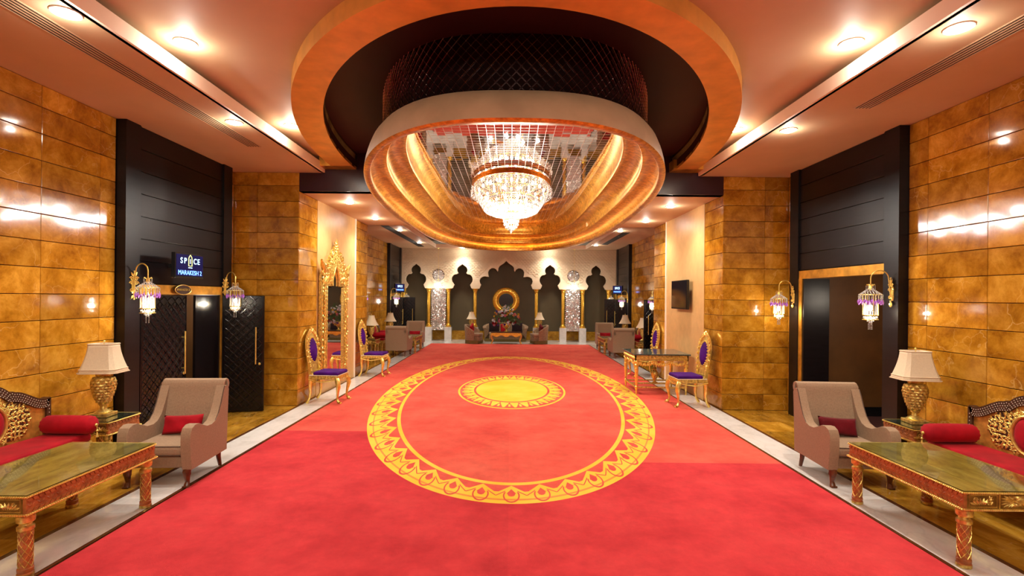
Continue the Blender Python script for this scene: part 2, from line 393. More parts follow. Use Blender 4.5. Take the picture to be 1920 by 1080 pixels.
for s in (-1,1):
    # white marble border slabs along the carpet
    y=2.4
    while y<22.3:
        d=min(1.2,22.3-y); tile_obj('marble_slab',.44,d-.003,.03,(s*(LX+.035+.22),y+d/2,-.015),M['white'],FLOOR,.001); y+=1.2
    for nm,x0,wd in (('trim_strip',LX-.0,.035),('trim_strip',LX+.475,.05)):
        m=MB(); m.box(s*x0,s*(x0+wd),-1,22.4,-.03,.002); m.build(nm,M['browntrim'],FLOOR,smooth=False)
    # golden floor tiles in the two side bays
    for (ya,yb) in ((2.4,YC),(YE,YB-1.6)):
        y=ya
        while y<yb-.01:
            d=min(.62,yb-y)
            for k in range(2 if ya<5 or 1 else 1):
                tile_obj('floor_tile',.623,d-.002,.03,(s*(LX+.53+.312+.625*k),y+d/2,-.015),M['floor'],FLOOR,.0008)
            y+=.62
    m=MB(); m.box(s*(LX+.53),s*5.35,YR,2.4,-.03,0); m.build('floor_margin',M['floor'],FLOOR,smooth=False)
    m=MB(); m.box(s*(LX+.035),s*(LX+.475),YR,2.4,-.03,0); m.build('floor_margin',M['white'],FLOOR,smooth=False)
for k in range(9):
    tile_obj('marble_slab',1.195,1.0,.03,(-4.8+1.2*k,22.9,-.015),M['white'],FLOOR,.001)
    tile_obj('marble_slab',1.195,1.2,.03,(-4.8+1.2*k,24.0,-.015),M['white'],FLOOR,.001)
mb=MB(); mb.prism([(-3.46,YR+.2),(3.48,YR+.2),(3.5,22.35),(-3.5,22.35)],-.03,.005,'xy')
cp=mb.build('carpet',M['carpet'],smooth=False); cp['label']='large red carpet with a yellow lotus border oval and centre medallion'; cp['category']='carpet'

# ---------------------------------------------------------------- stone walls
def stone_wall(name,axis,pos,face,a0,a1,z1,joints,TH=.298):
    """axis 'y': wall plane at X=pos running along Y; face = direction of the room (+1/-1)."""
    m=MB(); b0,b1=(pos-face*.25,pos-face*.022)
    if b0>b1: b0,b1=b1,b0
    if axis=='y': m.box(b0,b1,a0,a1,0,z1)
    else: m.box(a0+.026,a1-.026,b0,b1,0,z1)
    W=struct(m.build(name,M['seam'],smooth=False))
    z=0
    while z<z1-.01:
        h=min(TH,z1-z)
        for j0,j1 in zip(joints[:-1],joints[1:]):
            d=abs(j1-j0); c=(j0+j1)/2
            pr=random.uniform(-.0015,.0015)
            if axis=='y': tile_obj('stone_tile',.022,d-.004,h-.007,(pos-face*(.011+pr),c,z+h/2),M['stone'],W)
            else: tile_obj('stone_tile',d-.004,.022,h-.007,(c,pos-face*(.011+pr),z+h/2),M['stone'],W)
        z+=TH
    return W
def jr(a,b,st,first=None):
    r=[a]; y=a+(first or st)
    while y<b-.05: r.append(y); y+=st
    r.append(b); return r
for s,nm in ((-1,'left'),(1,'right')):
    j=[6.65,6.40] if s<0 else [6.62,6.32]
    js=[j[0],j[1]]
    y=j[1]-.80
    while y>2.0: js.append(y); y-=.80
    js=js[::-1]
    stone_wall('wall_'+nm,'y',s*WX,-s,js[0],js[-1],ZS,js)
    m=MB(); m.box(s*(WX),s*(WX+.2),YR,js[0],0,ZS); struct(m.build('wall_%s_rear'%nm,M['stone'],smooth=False))
    stone_wall('wall_%s_return'%nm,'y',s*(WX),-s,9.22,YC-.0,ZS,[9.22,YC-.03])
    # pier faces
    jj=[CXW,CXW+.79,WX+.05] if s>0 else [-WX-.05,-CXW-.79,-CXW]
    stone_wall('wall_%s_pier'%nm,'x',YC,-1,jj[0],jj[-1],ZS,jj)
    stone_wall('wall_%s_pier_side'%nm,'y',s*CXW,-s,YC+.026,10.4,ZL,[YC+.023,10.4])
    stone_wall('wall_%s_pier_end'%nm,'y',s*CXW,-s,12.95,YE,ZL,[12.95,YE])
    m=MB(); m.box(s*(CXW-.006),s*(CXW+.2),10.4,12.9,0,ZL); struct(m.build('wall_%s_plaster'%nm,M['plaster'],smooth=False))
    m=MB(); m.box(s*(CXW-.03),s*(CXW+.05),12.87,12.94,0,ZL); struct(m.build('trim_%d'%(1 if s<0 else 2),M['fascia'],smooth=False))
    m=MB(); m.box(s*CXW,s*(WX+.1),YC+.03,YE,ZL-.0,ZS+.3); struct(m.build('wall_%s_pier_top'%nm,M['seam'],smooth=False))
    m=MB(); m.box(s*(CXW+.21),s*(WX+.2),YE-.2,YE,0,ZS); struct(m.build('wall_%s_pier_back'%nm,M['stone'],smooth=False))
WXL,WXR=5.25,5.05
stone_wall('wall_left_far','y',-WXL,1,16.9,21.3,ZB,jr(16.9,21.3,.74))
stone_wall('wall_right_far','y',WXR,-1,16.9,20.9,ZB,jr(16.9,20.9,.74))
stone_wall('wall_right_end','y',WXR,-1,23.4,YB,ZB,[23.4,YB])
m=MB(); m.box(-WXL-.2,-WXL,23.6,YB,0,ZB); struct(m.build('wall_left_end',M['stone'],smooth=False))
m=MB(); m.box(-5.5,5.5,YR-.1,YR,0,5); struct(m.build('wall_rear',M['black'],smooth=False))

# ---------------------------------------------------------------- ceiling
def rect_panel(name,x0,x1,y0,y1,z0,z1,mat):
    m=MB(); m.box(x0,x1,y0,y1,z0,z1); return struct(m.build(name,mat,smooth=False))
NE=120; OC=(.04,11.58)
def sup(rx,ry,a,n=2.0):
    c,s_=math.cos(a),math.sin(a)
    return (OC[0]+rx*math.copysign(abs(c)**(2/n),c), OC[1]+ry*math.copysign(abs(s_)**(2/n),s_))
def arc_front(rx,ry,y1,n=2.0,k=90):
    """points of the oval lying nearer than y1, left to right"""
    P=[sup(rx,ry,PI+PI*i/k,n) for i in range(k+1)]
    P=[p for p in P if p[1]<y1]
    x=rx*(1-((y1-OC[1])/ry)**2)**.5
    return [(-x,y1)]+P+[(x,y1)]
RC=(.05,9.4)
ORX,ORY,IRX,IRY=3.38,5.65,2.99,5.29
def arc_ring(rx,ry,k=90):
    P=[(RC[0]+rx*math.cos(PI+PI*i/k),RC[1]+ry*math.sin(PI+PI*i/k)) for i in range(k+1)]
    return [(P[0][0],YC)]+P+[(P[-1][0],YC)]
inner=arc_ring(IRX,IRY); outer=arc_ring(ORX,ORY)
# high ceiling with the oval bite
poly=[(-5.3,YR),(-5.3,YC)]+[p for p in inner]+[(5.3,YC),(5.3,YR)]
m=MB(); m.prism(poly,ZU,ZU+.1,'xy'); CE=struct(m.build('ceiling',M['ceil'],smooth=False))
m=MB(); m.prism([(-4.0,YC+.3),(4.0,YC+.3),(4.0,3.5),(-4.0,3.5)],4.80,4.9,'xy'); struct(m.build('ceiling_recess',M['maroon'],smooth=False))
m=MB()
for i in range(len(inner)-1):
    a,b=inner[i],inner[i+1]; m.add([(a[0],a[1],4.50),(b[0],b[1],4.50),(b[0],b[1],4.82),(a[0],a[1],4.82)],[(0,1,2,3)])
struct(m.build('ceiling_recess_side',M['maroon'],smooth=True))
# gold ring: bottom, outer face
zr=4.485
def oval_strip(P,z0,Q,z1,m,close=False):
    n=min(len(P),len(Q)); k=n if close else n-1
    for i in range(k):
        a,b,c,d=P[i],P[(i+1)%n],Q[(i+1)%n],Q[i]
        m.add([(a[0],a[1],z0),(b[0],b[1],z0),(c[0],c[1],z1),(d[0],d[1],z1)],[(0,1,2,3)])
def resample(P,n):
    d=[0]
    for a,b in zip(P[:-1],P[1:]): d.append(d[-1]+math.dist(a,b))
    R=[];j=0
    for i in range(n):
        t=d[-1]*i/(n-1)
        while j<len(d)-2 and d[j+1]<t: j+=1
        u=(t-d[j])/max(1e-9,d[j+1]-d[j]); R.append((P[j][0]+(P[j+1][0]-P[j][0])*u,P[j][1]+(P[j+1][1]-P[j][1])*u))
    return R
Po,Pi=resample(outer,100),resample(inner,100)
m=MB(); oval_strip(Po,zr,Pi,zr,m); oval_strip(Po,zr,Po,ZU+.01,m); oval_strip(Pi,zr,Pi,zr+.05,m)
ring=m.build('ceiling_ring',M['gleafring'],CE,smooth=True,ang=60)
for s in (-1,1):
    m=MB(); m.box(s*2.98,s*3.54,9.22,YC-.01,4.484,ZU); m.build('ring_end_block',M['gleaf'],CE,smooth=False)
    # soffit + lip
    rect_panel('ceiling_soffit_%s'%('left' if s<0 else 'right'),s*3.56,s*5.35,YR,YC+.02,ZS,ZS+.06,M['ceil'])
    rect_panel('trim_%d'%(3 if s<0 else 4),s*3.53,s*3.60,YR,YC-.02,ZS,4.575,M['fascia'])
    rect_panel('ceiling_beam_%s'%('left' if s<0 else 'right'),s*2.22,s*CXW,YC,YC+.2,ZL,4.86,M['mbeam'])
    rect_panel('ceiling_low_%s'%('left' if s<0 else 'right'),s*2.20,s*(CXW+.02),YC+.01,YE,ZL,ZL+.08,M['ceil'])
    rect_panel('ceiling_far_soffit_%s'%('left' if s<0 else 'right'),s*3.50,s*5.3,YE-.02,YB,ZB,ZB+.06,M['ceil'])
    rect_panel('trim_%d'%(5 if s<0 else 6),s*3.46,s*3.52,YE,23.2,ZB,ZB+.17,M['fascia'])
    rect_panel('ceiling_step_%s'%('left' if s<0 else 'right'),s*2.10,s*5.3,YE-.05,YE,ZL,ZB+.3,M['ceil'])
rect_panel('ceiling_far_high',-5.3,5.3,YE,YB+.2,4.84,4.90,M['ceil'])
rect_panel('ceiling_far_end',-3.52,3.52,23.2,YB,ZB,ZB+.06,M['ceil'])
rect_panel('trim_7',-3.5,3.5,23.16,23.22,ZB,ZB+.17,M['fascia'])

# linear air grilles
def grille(s,x,y0,y1,z,label,wd=.20,n=5,dark=False):
    t=thing('air_grille',label,'air vent',(s*x,(y0+y1)/2,z)); hl=(y1-y0)/2
    m=MB(); m.box(-wd/2,wd/2,-hl,hl,-.003,-.0005); m.build('slot_backing',M['grille'],t,smooth=False)
    for k in range(n+1):
        xx=-wd/2+wd*k/n; m=MB(); m.box(xx-.006,xx+.006,-hl,hl,-.010,-.002); m.build('slat',M['grille'] if dark else M['ceil'],t,smooth=False)
grille(-1,4.03,2.0,7.85,ZS,'long slotted air grille in the ceiling above the left settee')
grille(1,4.22,2.0,6.05,ZS,'long slotted air grille in the ceiling above the right settee')
grille(-1,4.05,YE+.1,22.7,ZB,'dark slotted air grille in the far left ceiling strip',.24,4,True)
grille(1,3.95,17.2,21.2,ZB,'dark slotted air grille in the far right ceiling strip',.24,4,True)
# downlights
dl=None
def downlight(x,y,z,e,label,r=.085,cone=125,group=None):
    global dl
    if dl is None:
        dl=thing('ceiling_downlight',label,'downlight',(x,y,z),0,group)
        m=MB(); m.lathe([(r*1.0,-.001),(r*1.3,-.001),(r*1.25,-.010),(r*1.0,-.008)],24,cap=False); m.build('trim_ring',M['ivory'],dl)
        m=MB(); m.lathe([(r,-.002),(r*.85,-.022),(r*.5,-.032),(.004,-.035)],20,cap=False); m.build('lens',M['lens'],dl)
        o=dl
    else: o=dup(dl,(x,y,z),0,label,group)
    l=bpy.data.lights.new('spot','SPOT'); l.energy=e; l.spot_size=math.radians(cone); l.spot_blend=.9; l.color=NEUT; l.shadow_soft_size=.07
    q=bpy.data.objects.new('spot',l); C.objects.link(q); q.location=(x,y,z-.06)
    l=bpy.data.lights.new('ceiling_pool_glow','POINT'); l.energy=e*.055; l.color=NEUT; l.shadow_soft_size=.03
    q=bpy.data.objects.new('ceiling_pool_glow',l); C.objects.link(q); q.location=(x,y,z-.12)  # added point light under the lens, makes the glow pool on the ceiling
E=120
downlight(-3.33,5.1,ZU,E*1.6,'lit downlight in the high ceiling, nearest on the left, inside the cove lip')
downlight(-3.33,7.57,ZU,E*1.6,'lit downlight in the high ceiling touching the gold ring on the left')
downlight(3.36,4.98,ZU,E*1.6,'lit downlight in the high ceiling, nearest on the right, inside the cove lip')
downlight(3.36,7.55,ZU,E*1.6,'lit downlight in the high ceiling touching the gold ring on the right')
downlight(-3.70,4.15,ZS,E*.8,'lit downlight in the left soffit beside the air grille, top left of the picture')
downlight(-3.74,6.75,ZS,E*.8,'lit downlight in the left soffit near the far end of the air grille')
downlight(3.78,4.25,ZS,E*.8,'lit downlight in the right soffit beside the air grille, top right of the picture')
downlight(3.78,6.85,ZS,E*.8,'lit downlight in the right soffit beyond the end of the air grille')
downlight(-3.42,10.6,ZL,E*1.1,'lit downlight in the low ceiling over the tall gold mirror, nearer one')
downlight(-3.46,12.75,ZL,E*1.1,'lit downlight in the low ceiling over the tall gold mirror, farther one')
downlight(3.4,10.7,ZL,E*1.1,'lit downlight in the low ceiling over the wall television, nearer one')
downlight(3.44,12.8,ZL,E*1.1,'lit downlight in the low ceiling over the wall television, farther one')
downlight(-3.79,17.1,ZB,E,'small lit downlight far left, beside the dark air grille, nearer one')
downlight(-3.83,21.0,ZB,E,'small lit downlight far left, beside the dark air grille, farther one')
downlight(3.66,16.8,ZB,E,'small lit downlight far right, beside the dark air grille, nearer one')
downlight(3.63,21.4,ZB,E,'small lit downlight far right, beside the dark air grille, farther one')
downlight(-2.22,23.15,ZB,E*1.6,'lit downlight above the cream arches, left of the oval mirror')
downlight(1.78,23.15,ZB,E*1.6,'lit downlight above the cream arches, right of the oval mirror')

# ---------------------------------------------------------------- dome
D=thing('oval_dome','huge hanging oval dome with stepped gold coves and mirrored top','ceiling dome',(0,0,0))
def oval(rx,ry,n=2.15,k=NE): return [sup(rx,ry,2*PI*i/k,n) for i in range(k)]
RX,RY=2.53,6.83; ZR=3.80
def ov(t,k=NE): return oval(RX-t,RY-1.2*t,2.5+1.0*t,k)
def prof_strip(prof,name,mat,parent,ang=50):
    m=MB(); rings=[]
    for t,u in prof: rings.append((ov(t),ZR+u))
    v=[];f=[]
    for P,z in rings: v+=[(p[0],p[1],z) for p in P]
    for i in range(len(rings)-1):
        for k in range(NE): a=i*NE+k;b=i*NE+(k+1)%NE; f.append((a,b,b+NE,a+NE))
    m.add(v,f); return m.build(name,mat,parent,ang=ang)
prof_strip([(.0,.0),(.02,.09),(.06,.19),(.12,.29),(.20,.36)],'outer_shell',M['beige'],D)
prof_strip([(.0,.0),(.03,-.012),(.12,-.012),(.135,.0),(.135,.055),(.12,.058),(.118,.004),(.06,.004)],'rim',M['dome'],D)
def cov(t0,u0,w_,h):
    P=[(t0-.05,u0+.02),(t0-.07,u0+.08)]
    for k in range(9):
        a=k/8*PI/2
        P.append((t0-.07+ (w_+.07)*(1-math.cos(a))**1.15, u0+.08+(h-.08)*math.sin(a)))
    P+= [(t0+w_+.02,u0+h-.012),(t0+w_+.03,u0+h),(t0+w_+.03,u0+h+.06),(t0+w_+.015,u0+h+.062)]
    return P
c0=(.135,.0,.26,.22); c1=(.45,.24,.26,.24)
prof_strip(cov(*c0)+[(.410,.228),(.38,.228)],'outer_cove',M['dome'],D); prof_strip(cov(*c1)+[(.725,.495),(.68,.495)],'middle_cove',M['dome'],D)
prof_strip([(.71,.53),(.69,.60),(.70,.72),(.75,.82),(.86,.88)],'inner_cove',M['dome'],D)
for (t,u,nm) in ((.10,.02,'led_strip'),(.40,.245,'led_strip'),(.72,.51,'led_strip')):
    P=ov(t); m=MB(); m.tube([(p[0],p[1],ZR+u) for p in P],.006,4,closed=True); m.build(nm,M['strip'],D)
# mirror ceiling: square mirror tiles
ZM=ZR+.87; mrx,mry=1.72,5.85
m=MB(); P=oval(mrx+.04,mry+.04,3.4); m.prism(P,ZM+.0012,ZM+.03,'xy'); m.build('mirror_backing',M['bright'],D,smooth=False)
pt=.132; cells=[]
for i in range(-14,14):
    for j in range(-45,45):
        x=(i+.5)*pt; y=OC[1]+(j+.5)*pt
        if (abs(x-OC[0])/(mrx))**3.4+(abs(y-OC[1])/(mry))**3.4<=1.0: cells.append((y,x))
cells.sort()
me=None
rest=MB()
vis=[c for c in cells if c[0]>7.2]; first=set(vis[:300])
for c in cells:
    y,x=c; h=pt/2-.0075; hx_=pt/2-.0042
    tx,ty=random.uniform(-.004,.004),random.uniform(-.004,.004)
    if c in first:
        if me is None:
            q=MB(); q.prism([(-hx_,-h),(hx_,-h),(hx_,h),(-hx_,h)],0,.0012,'xy'); me=q.mesh('mirror_tile'); me.materials.append(M['mtile'])
        o=bpy.data.objects.new('mirror_tile',me); C.objects.link(o); o.parent=D; o.location=(x,y,ZM); o.rotation_euler=(tx,ty,0)
    else:
        rest.prism([(-hx_,-h),(hx_,-h),(hx_,h),(-hx_,h)],0,.0012,'xy',T(x,y,ZM)@Rx(tx)@Ry(ty))
rest.build('mirror_tile_field',M['mtile'],D,smooth=False,kind='stuff')
# drum with diamond lattice
dz0,dz1=4.14,4.82; P=oval(2.15,RY-.38,2.9,160)
m=MB(); oval_strip(P,dz0,P,dz1,m,close=True); m.build('drum_wall',M['dmetal'],D)
m=MB(); per=[0]
for i in range(160): per.append(per[-1]+math.dist(P[i],P[(i+1)%160]))
TOT=per[-1]
def drum_pt(s,off=.008):
    s%=TOT; lo=0
    import bisect
    i=bisect.bisect_right(per,s)-1; i=min(i,159)
    u=(s-per[i])/(per[i+1]-per[i]); a,b=P[i],P[(i+1)%160]
    x=a[0]+(b[0]-a[0])*u; y=a[1]+(b[1]-a[1])*u
    dx,dy=b[0]-a[0],b[1]-a[1]; l=math.hypot(dx,dy); return x+dy/l*off,y-dx/l*off
nd=int(TOT/.105)
for k in range(nd):
    for sg in (-1,1):
        s0=TOT*k/nd; pts=[]
        for q in range(5):
            x,y=drum_pt(s0+sg*.66*q/4,.010); pts.append((x,y,dz0+(dz1-dz0)*q/4))
        m.tube(pts,.005,3)
m.build('drum_lattice',M['gline'],D,kind='stuff')

# ---------------------------------------------------------------- chandelier
CH=thing('crystal_chandelier','large oval crystal chandelier hanging under the mirrored dome','chandelier',(0,11.45,0))
def ovl(rx,ry,k): return [(rx*math.cos(2*PI*i/k),ry*math.sin(2*PI*i/k)) for i in range(k)]
ZC=ZM-.015
m=MB(); 
for (a,b,z) in ((.88,1.62,ZC-.02),(.88,1.62,ZC-.10)): m.tube([(x,y,z) for x,y in ovl(a,b,64)],.018,5,closed=True)
Pa=ovl(.885,1.63,64); v=[(x,y,ZC-.10) for x,y in Pa]+[(x,y,ZC-.02) for x,y in Pa]; m.add(v,[(i,(i+1)%64,(i+1)%64+64,i+64) for i in range(64)])
m.build('bronze_band',M['bronze'],CH)
m=MB()
tiers=[(.84,1.55,ZC-.12,.40,90),(.76,1.38,ZC-.26,.34,80),(.62,1.10,ZC-.40,.24,66),(.46,.80,ZC-.48,.14,54),(.28,.45,ZC-.54,.10,36)]
fr=MB()
for (a,b,z,l,k) in tiers:
    fr.tube([(x,y,z+.01) for x,y in ovl(a,b,48)],.009,4,closed=True)
for k in range(16):
    an=2*PI*k/16
    fr.tube([(.84*math.cos(an)*q,1.55*math.sin(an)*q,ZC-.12-.50*(1-q)**.8) for q in (1,.85,.7,.5,.3)],.006,4)
fr.tube([(0,0,ZC),(0,0,3.62)],.015,6); fr.build('gilt_frame',M['gold'],CH)
for (a,b,z,l,k) in tiers:
    for i,(x,y) in enumerate(ovl(a,b,k)):
        n=int(l/.045)
        for q in range(n):
            r=.014 if q<n-1 else .024
            f=1-.25*(q/n)**2
            m.octa((x*f+random.uniform(-.004,.004),y*f,z-.03-q*.045),r,.021 if q<n-1 else .04)
m.build('crystal_strands',M['crystal'],CH,kind='stuff')
m=MB()
for i,(x,y) in enumerate(ovl(.90,1.66,70)):
    for q in range(3): m.ball((x+random.uniform(-.02,.02),y,ZC-.16-q*.05),.018,6,4)
m.build('crystal_rosettes',M['crystal'],CH,kind='stuff')
bm_=MB(); k=0
for (a,b,z,n) in ((.74,1.40,ZC-.20,20),(.58,1.10,ZC-.30,14),(.40,.72,ZC-.42,10),(.2,.36,ZC-.50,6)):
    for (x,y) in ovl(a,b,n):
        if k==0: bm_.ball((0,0,0),.026,8,6,(1,1,1.6)); cb=bm_.mesh('candle_bulb'); cb.materials.append(M['bulb'])
        k+=1; o=bpy.data.objects.new('candle_bulb',cb); C.objects.link(o); o.parent=CH; o.location=(x,y,z)
# bottom bowl and pendant sphere
m=MB()
for t in range(1,8):
    th=PI*t/8
    for k in range(16):
        a=2*PI*k/16; m.octa((.165*math.sin(th)*math.cos(a),.165*math.sin(th)*math.sin(a),3.82-.18*math.cos(th)),.026,.036)
for q in range(5): m.octa((0,0,3.64-q*.015),.06-.01*q,.05)
m.build('pendant_ball',M['crystal'],CH)
m=MB()
for k in range(10):
    a=2*PI*k/10; m.tube([(.17*math.cos(a)*math.sin(t),.17*math.sin(a)*math.sin(t),3.82+.19*math.cos(t)) for t in (.3,.8,1.4)],.008,4)
m.tube([(.175*math.cos(2*PI*i/24),.175*math.sin(2*PI*i/24),3.86) for i in range(24)],.014,5,closed=True)
m.build('pendant_frame',M['gold'],CH)
m=MB(); m.ball((0,0,3.82),.05,10,8); m.build('pendant_bulb',M['bulb'],CH)
for k in range(12):
    an=2*PI*k/12+.2; x,y,z=.60*math.cos(an)*(1 if k%2 else .6),1.25*math.sin(an)*(1 if k%2 else .6),4.33-.10*(k%3)
    l=bpy.data.lights.new('glow','POINT'); l.energy=33; l.color=(1,.95,.87); l.shadow_soft_size=.03
    q=bpy.data.objects.new('glow',l); C.objects.link(q); q.location=(x,11.45+y,z-.35)

# ---------------------------------------------------------------- carved ornament helpers
def spiral(m,c,r,turns=1.3,sg=1,th=.012,ax='xz',a0=0,n=12,g=.8):
    pts=[];R=[]
    for i in range(n):
        t=i/(n-1); a=a0+sg*turns*2*PI*t; q=r*(1-g*t)
        u,v=math.cos(a)*q,math.sin(a)*q
        p={'xz':(c[0]+u,c[1],c[2]+v),'yz':(c[0],c[1]+u,c[2]+v),'xy':(c[0]+u,c[1]+v,c[2])}[ax]
        pts.append(p); R.append(th*(1-.45*t))
    m.tube(pts,R,5); m.ball(pts[-1],th*1.1,6,4)
def leaf(m,c,l,wd,ang,ax='xz',th=.012):
    # acanthus-like leaf: pointed lens, raised mid-rib
    ca,sa=math.cos(ang),math.sin(ang)
    P=[(0,0,0),(l*.35,wd*.5,0),(l*.7,wd*.35,0),(l,0,0),(l*.7,-wd*.35,0),(l*.35,-wd*.5,0),(l*.45,0,th)]
    V=[]
    for (a,b,h) in P:
        u,v=a*ca-b*sa,a*sa+b*ca
        V.append({'xz':(c[0]+u,c[1]-h,c[2]+v),'yz':(c[0]+h,c[1]+u,c[2]+v)}[ax])
    m.add(V,[(0,1,6),(1,2,6),(2,3,6),(3,4,6),(4,5,6),(5,0,6),(0,5,4,3,2,1)])
def rope(m,pts,r=.009,pitch=.016,closed=True):
    """twisted rope moulding: tilted beads along a polyline"""
    N_=len(pts)
    for i in range(N_ if closed else N_-1):
        a,b=Vector(pts[i]),Vector(pts[(i+1)%N_]); d=b-a; n=max(1,int(d.length/pitch)); dr=d.normalized()
        q=dr.to_track_quat('X','Z').to_matrix().to_4x4()
        for k in range(n):
            p=a+d*((k+.5)/n)
            m.ball((0,0,0),r,5,4,(.75,1,1.0),Matrix.Translation(p)@q@Ry(.6)@Matrix.Scale(1.0,4))

# ---------------------------------------------------------------- portals (black lacquer door surrounds)
def relief(m,x,y0,y1,z0,z1,face,step=.17):
    """overlapping ring relief on a plane X=x, facing face"""
    k=0; z=z0+step/2
    while z<z1-.02:
        y=y0+step/2+(step/2 if k%2 else 0)
        while y<y1-.02:
            r=step*.62
            pts=[]
            for i in range(12):
                a=2*PI*i/12; yy=y+r*math.cos(a)*(1+.15*math.cos(4*a)); zz=z+r*math.sin(a)*(1+.15*math.cos(4*a))
                pts.append((x+face*.004,min(max(yy,y0+.01),y1-.01),min(max(zz,z0+.01),z1-.01)))
            m.tube(pts,.005,3,closed=True)
            y+=step
        z+=step/2; k+=1
def portal(s,y0,y1,xw,zt,dh,detail=True,side='left'):
    """s=-1 left/+1 right; pilasters, boarded panel over door, gold door frame"""
    xf=xw-.13
    P=struct(MB().box(s*(xf+.05),s*(xw+.25),y0+.26,y1-.2,dh+.13,zt).build('wall_%s_portal'%side,M['black'],smooth=False))
    # board pieces of the header
    z=dh+.15; n=int((zt-dh-.15)/.32)
    for k in range(n+1):
        h=(zt-dh-.15)/(n+1)
        tile_obj('header_panel',.02,(y1-y0)-.56,h-.008,(s*(xf+.04),(y0+y1)/2+.03,dh+.15+h*(k+.5)),M['black'],P,.004)
    m=MB(); m.box(s*xf,s*(xw+.1),y0,y0+.26,0,zt); m.box(s*(xf+.02),s*(xf+.30),y0+.255,y0+.30,0,zt); m.build('pilaster',M['black'],P,smooth=False)
    m=MB(); m.box(s*xf,s*(xw+.1),y1-.26,y1,0,zt); m.build('pilaster',M['black'],P,smooth=False)
    m=MB(); m.box(s*(xf+.015),s*(xw+.02),y0+.27,y1-.27,dh,dh+.14); m.build('gold_lintel',M['gleaf'],P,smooth=False)
    for yy in ((y1-.36,) if s>0 else (y1-.30,)):
        m=MB(); m.box(s*(xf+.015),s*(xw+.02),yy,yy+.10,0,dh); m.build('gold_jamb',M['gleaf'],P,smooth=False)
        m=MB(); m.box(s*(xf+.03),s*(xw+.35),yy-.04,yy,0,dh); m.build('inner_jamb',M['black'],P,smooth=False)
    return P
PL=portal(-1,6.66,9.20,WX,ZS,2.09,side='left')
PR=portal(1,6.62,9.20,WX,ZS,2.47,side='right')
PFL=portal(-1,21.3,23.6,WXL,ZB,2.09,side='far_left')
PFR=portal(1,20.9,23.4,WXR,ZB,2.09,side='far_right')
# hidden near portals of the far bay: plain lacquer wall
for s in (-1,1):
    m=MB(); m.box(s*5.1,s*5.4,YE,16.9,0,ZB); struct(m.build('wall_%s_bay_portal'%('left' if s<0 else 'right'),M['black'],smooth=False))
# corridors behind the doors
def corridor(s,y0,y1,zt,xw=6.9,nm=''):
    m=MB(); m.box(s*xw,s*(xw+.1),y0,y1,0,zt); struct(m.build('wall_%s_corridor'%nm,M['brown'],smooth=False))
    m=MB(); m.box(s*(xw-.03),s*xw,y0,y1,0,.17); struct(m.build('baseboard_%s_corridor'%nm,M['blackplastic'],smooth=False))
    m=MB(); m.box(s*5.27,s*(xw+.1),y0,y1,zt,zt+.05); m.box(s*5.27,s*(xw+.1),y1,y1+.06,0,zt); m.box(s*5.27,s*(xw+.1),y0-.06,y0,0,zt); struct(m.build('ceiling_%s_corridor'%nm,M['brown'],smooth=False))
    m=MB(); m.box(s*5.27,s*(xw+.1),y0,y1,-.02,.003); struct(m.build('floor_%s_corridor'%nm,M['corrfloor'],smooth=False))
corridor(1,6.9,12.6,2.62,6.9,'right'); corridor(-1,6.9,9.4,2.3,6.2,'left')
m=MB(); m.box(5.27,5.45,9.0,9.05,0,2.5); struct(m.build('wall_right_jamb_return',M['black'],smooth=False))
m=MB(); m.box(5.45,6.9,9.10,9.16,0,2.62); struct(m.build('wall_right_corridor_end',M['brown'],smooth=False))
m=MB(); m.box(5.45,6.9,9.07,9.10,0,.17); struct(m.build('baseboard_right_corridor_end',M['blackplastic'],smooth=False))
for (x,y,e) in ((6.2,7.5,22),(-5.8,8.2,40)):
    l=bpy.data.lights.new('corridor_lamp','POINT'); l.energy=e; l.color=WARM; l.shadow_soft_size=.1
    q=bpy.data.objects.new('corridor_lamp',l); C.objects.link(q); q.location=(x,y,2.1)
# door leaves. local: hinge at origin, leaf along +X, room-facing side -Y
def door_leaf(name,label,loc,ang,wd,h,hs=1,detail=True,backside=False):
    """hs=+1: handle near free edge"""
    t=thing(name,label,'door',loc,ang)
    t['kind']='structure' if False else 'thing'
    m=MB(); m.box(0,wd,-.025,.025,.01,h); m.build('leaf_panel',M['door'],t,smooth=False,bevel=.004)
    m=MB()
    step=.16;k=0;z=.1
    while z<h-.06:
        x=.05+(step/2 if k%2 else 0)
        while x<wd-.03:
            for sy in (-1,1):
                pts=[]
                for i in range(12):
                    a=2*PI*i/12; r=.105*(1+.14*math.cos(4*a))
                    pts.append((min(max(x+r*math.cos(a),.02),wd-.02),sy*.027,min(max(z+r*math.sin(a),.03),h-.02)))
                m.tube(pts,.0055,3,closed=True)
            x+=step
        z+=step/2;k+=1
    m.build('relief_tracery',M['door'],t,kind='stuff')
    m=MB()
    for sy in (-1,1):
        m.tube([(wd-.12,sy*.085,.86),(wd-.12,sy*.085,1.52)],.012,8)
        for zz in (.95,1.43): m.tube([(wd-.12,sy*.025,zz),(wd-.12,sy*.085,zz)],.008,6)
    m.build('pull_handle',M['gold'],t)
    m=MB(); m.lathe([(.022,0),(.022,.012),(.012,.02)],12,T(wd-.07,-.025,.86)@Rx(PI/2)); m.build('lock',M['gold'],t)
    return t
def leaf_between(name,label,a,b,h):
    d=math.dist(a,b); return door_leaf(name,label,(a[0],a[1],0),math.atan2(b[1]-a[1],b[0]-a[0]),d,h)
leaf_between('door_leaf','black relief door leaf with tall brass handle behind the left sconce',(-5.16,6.97),(-5.14,7.93),2.08)
leaf_between('door_leaf','black relief door leaf swung open into the room beside the left stone pier',(-5.10,8.90),(-4.43,9.04),2.08)
m=MB(); m.box(-5.20,-5.16,8.22,8.88,.01,2.08); q=m.build('dark_doorway_panel',M['door'],PL,smooth=False)  # added dark panel closing the rest of the doorway
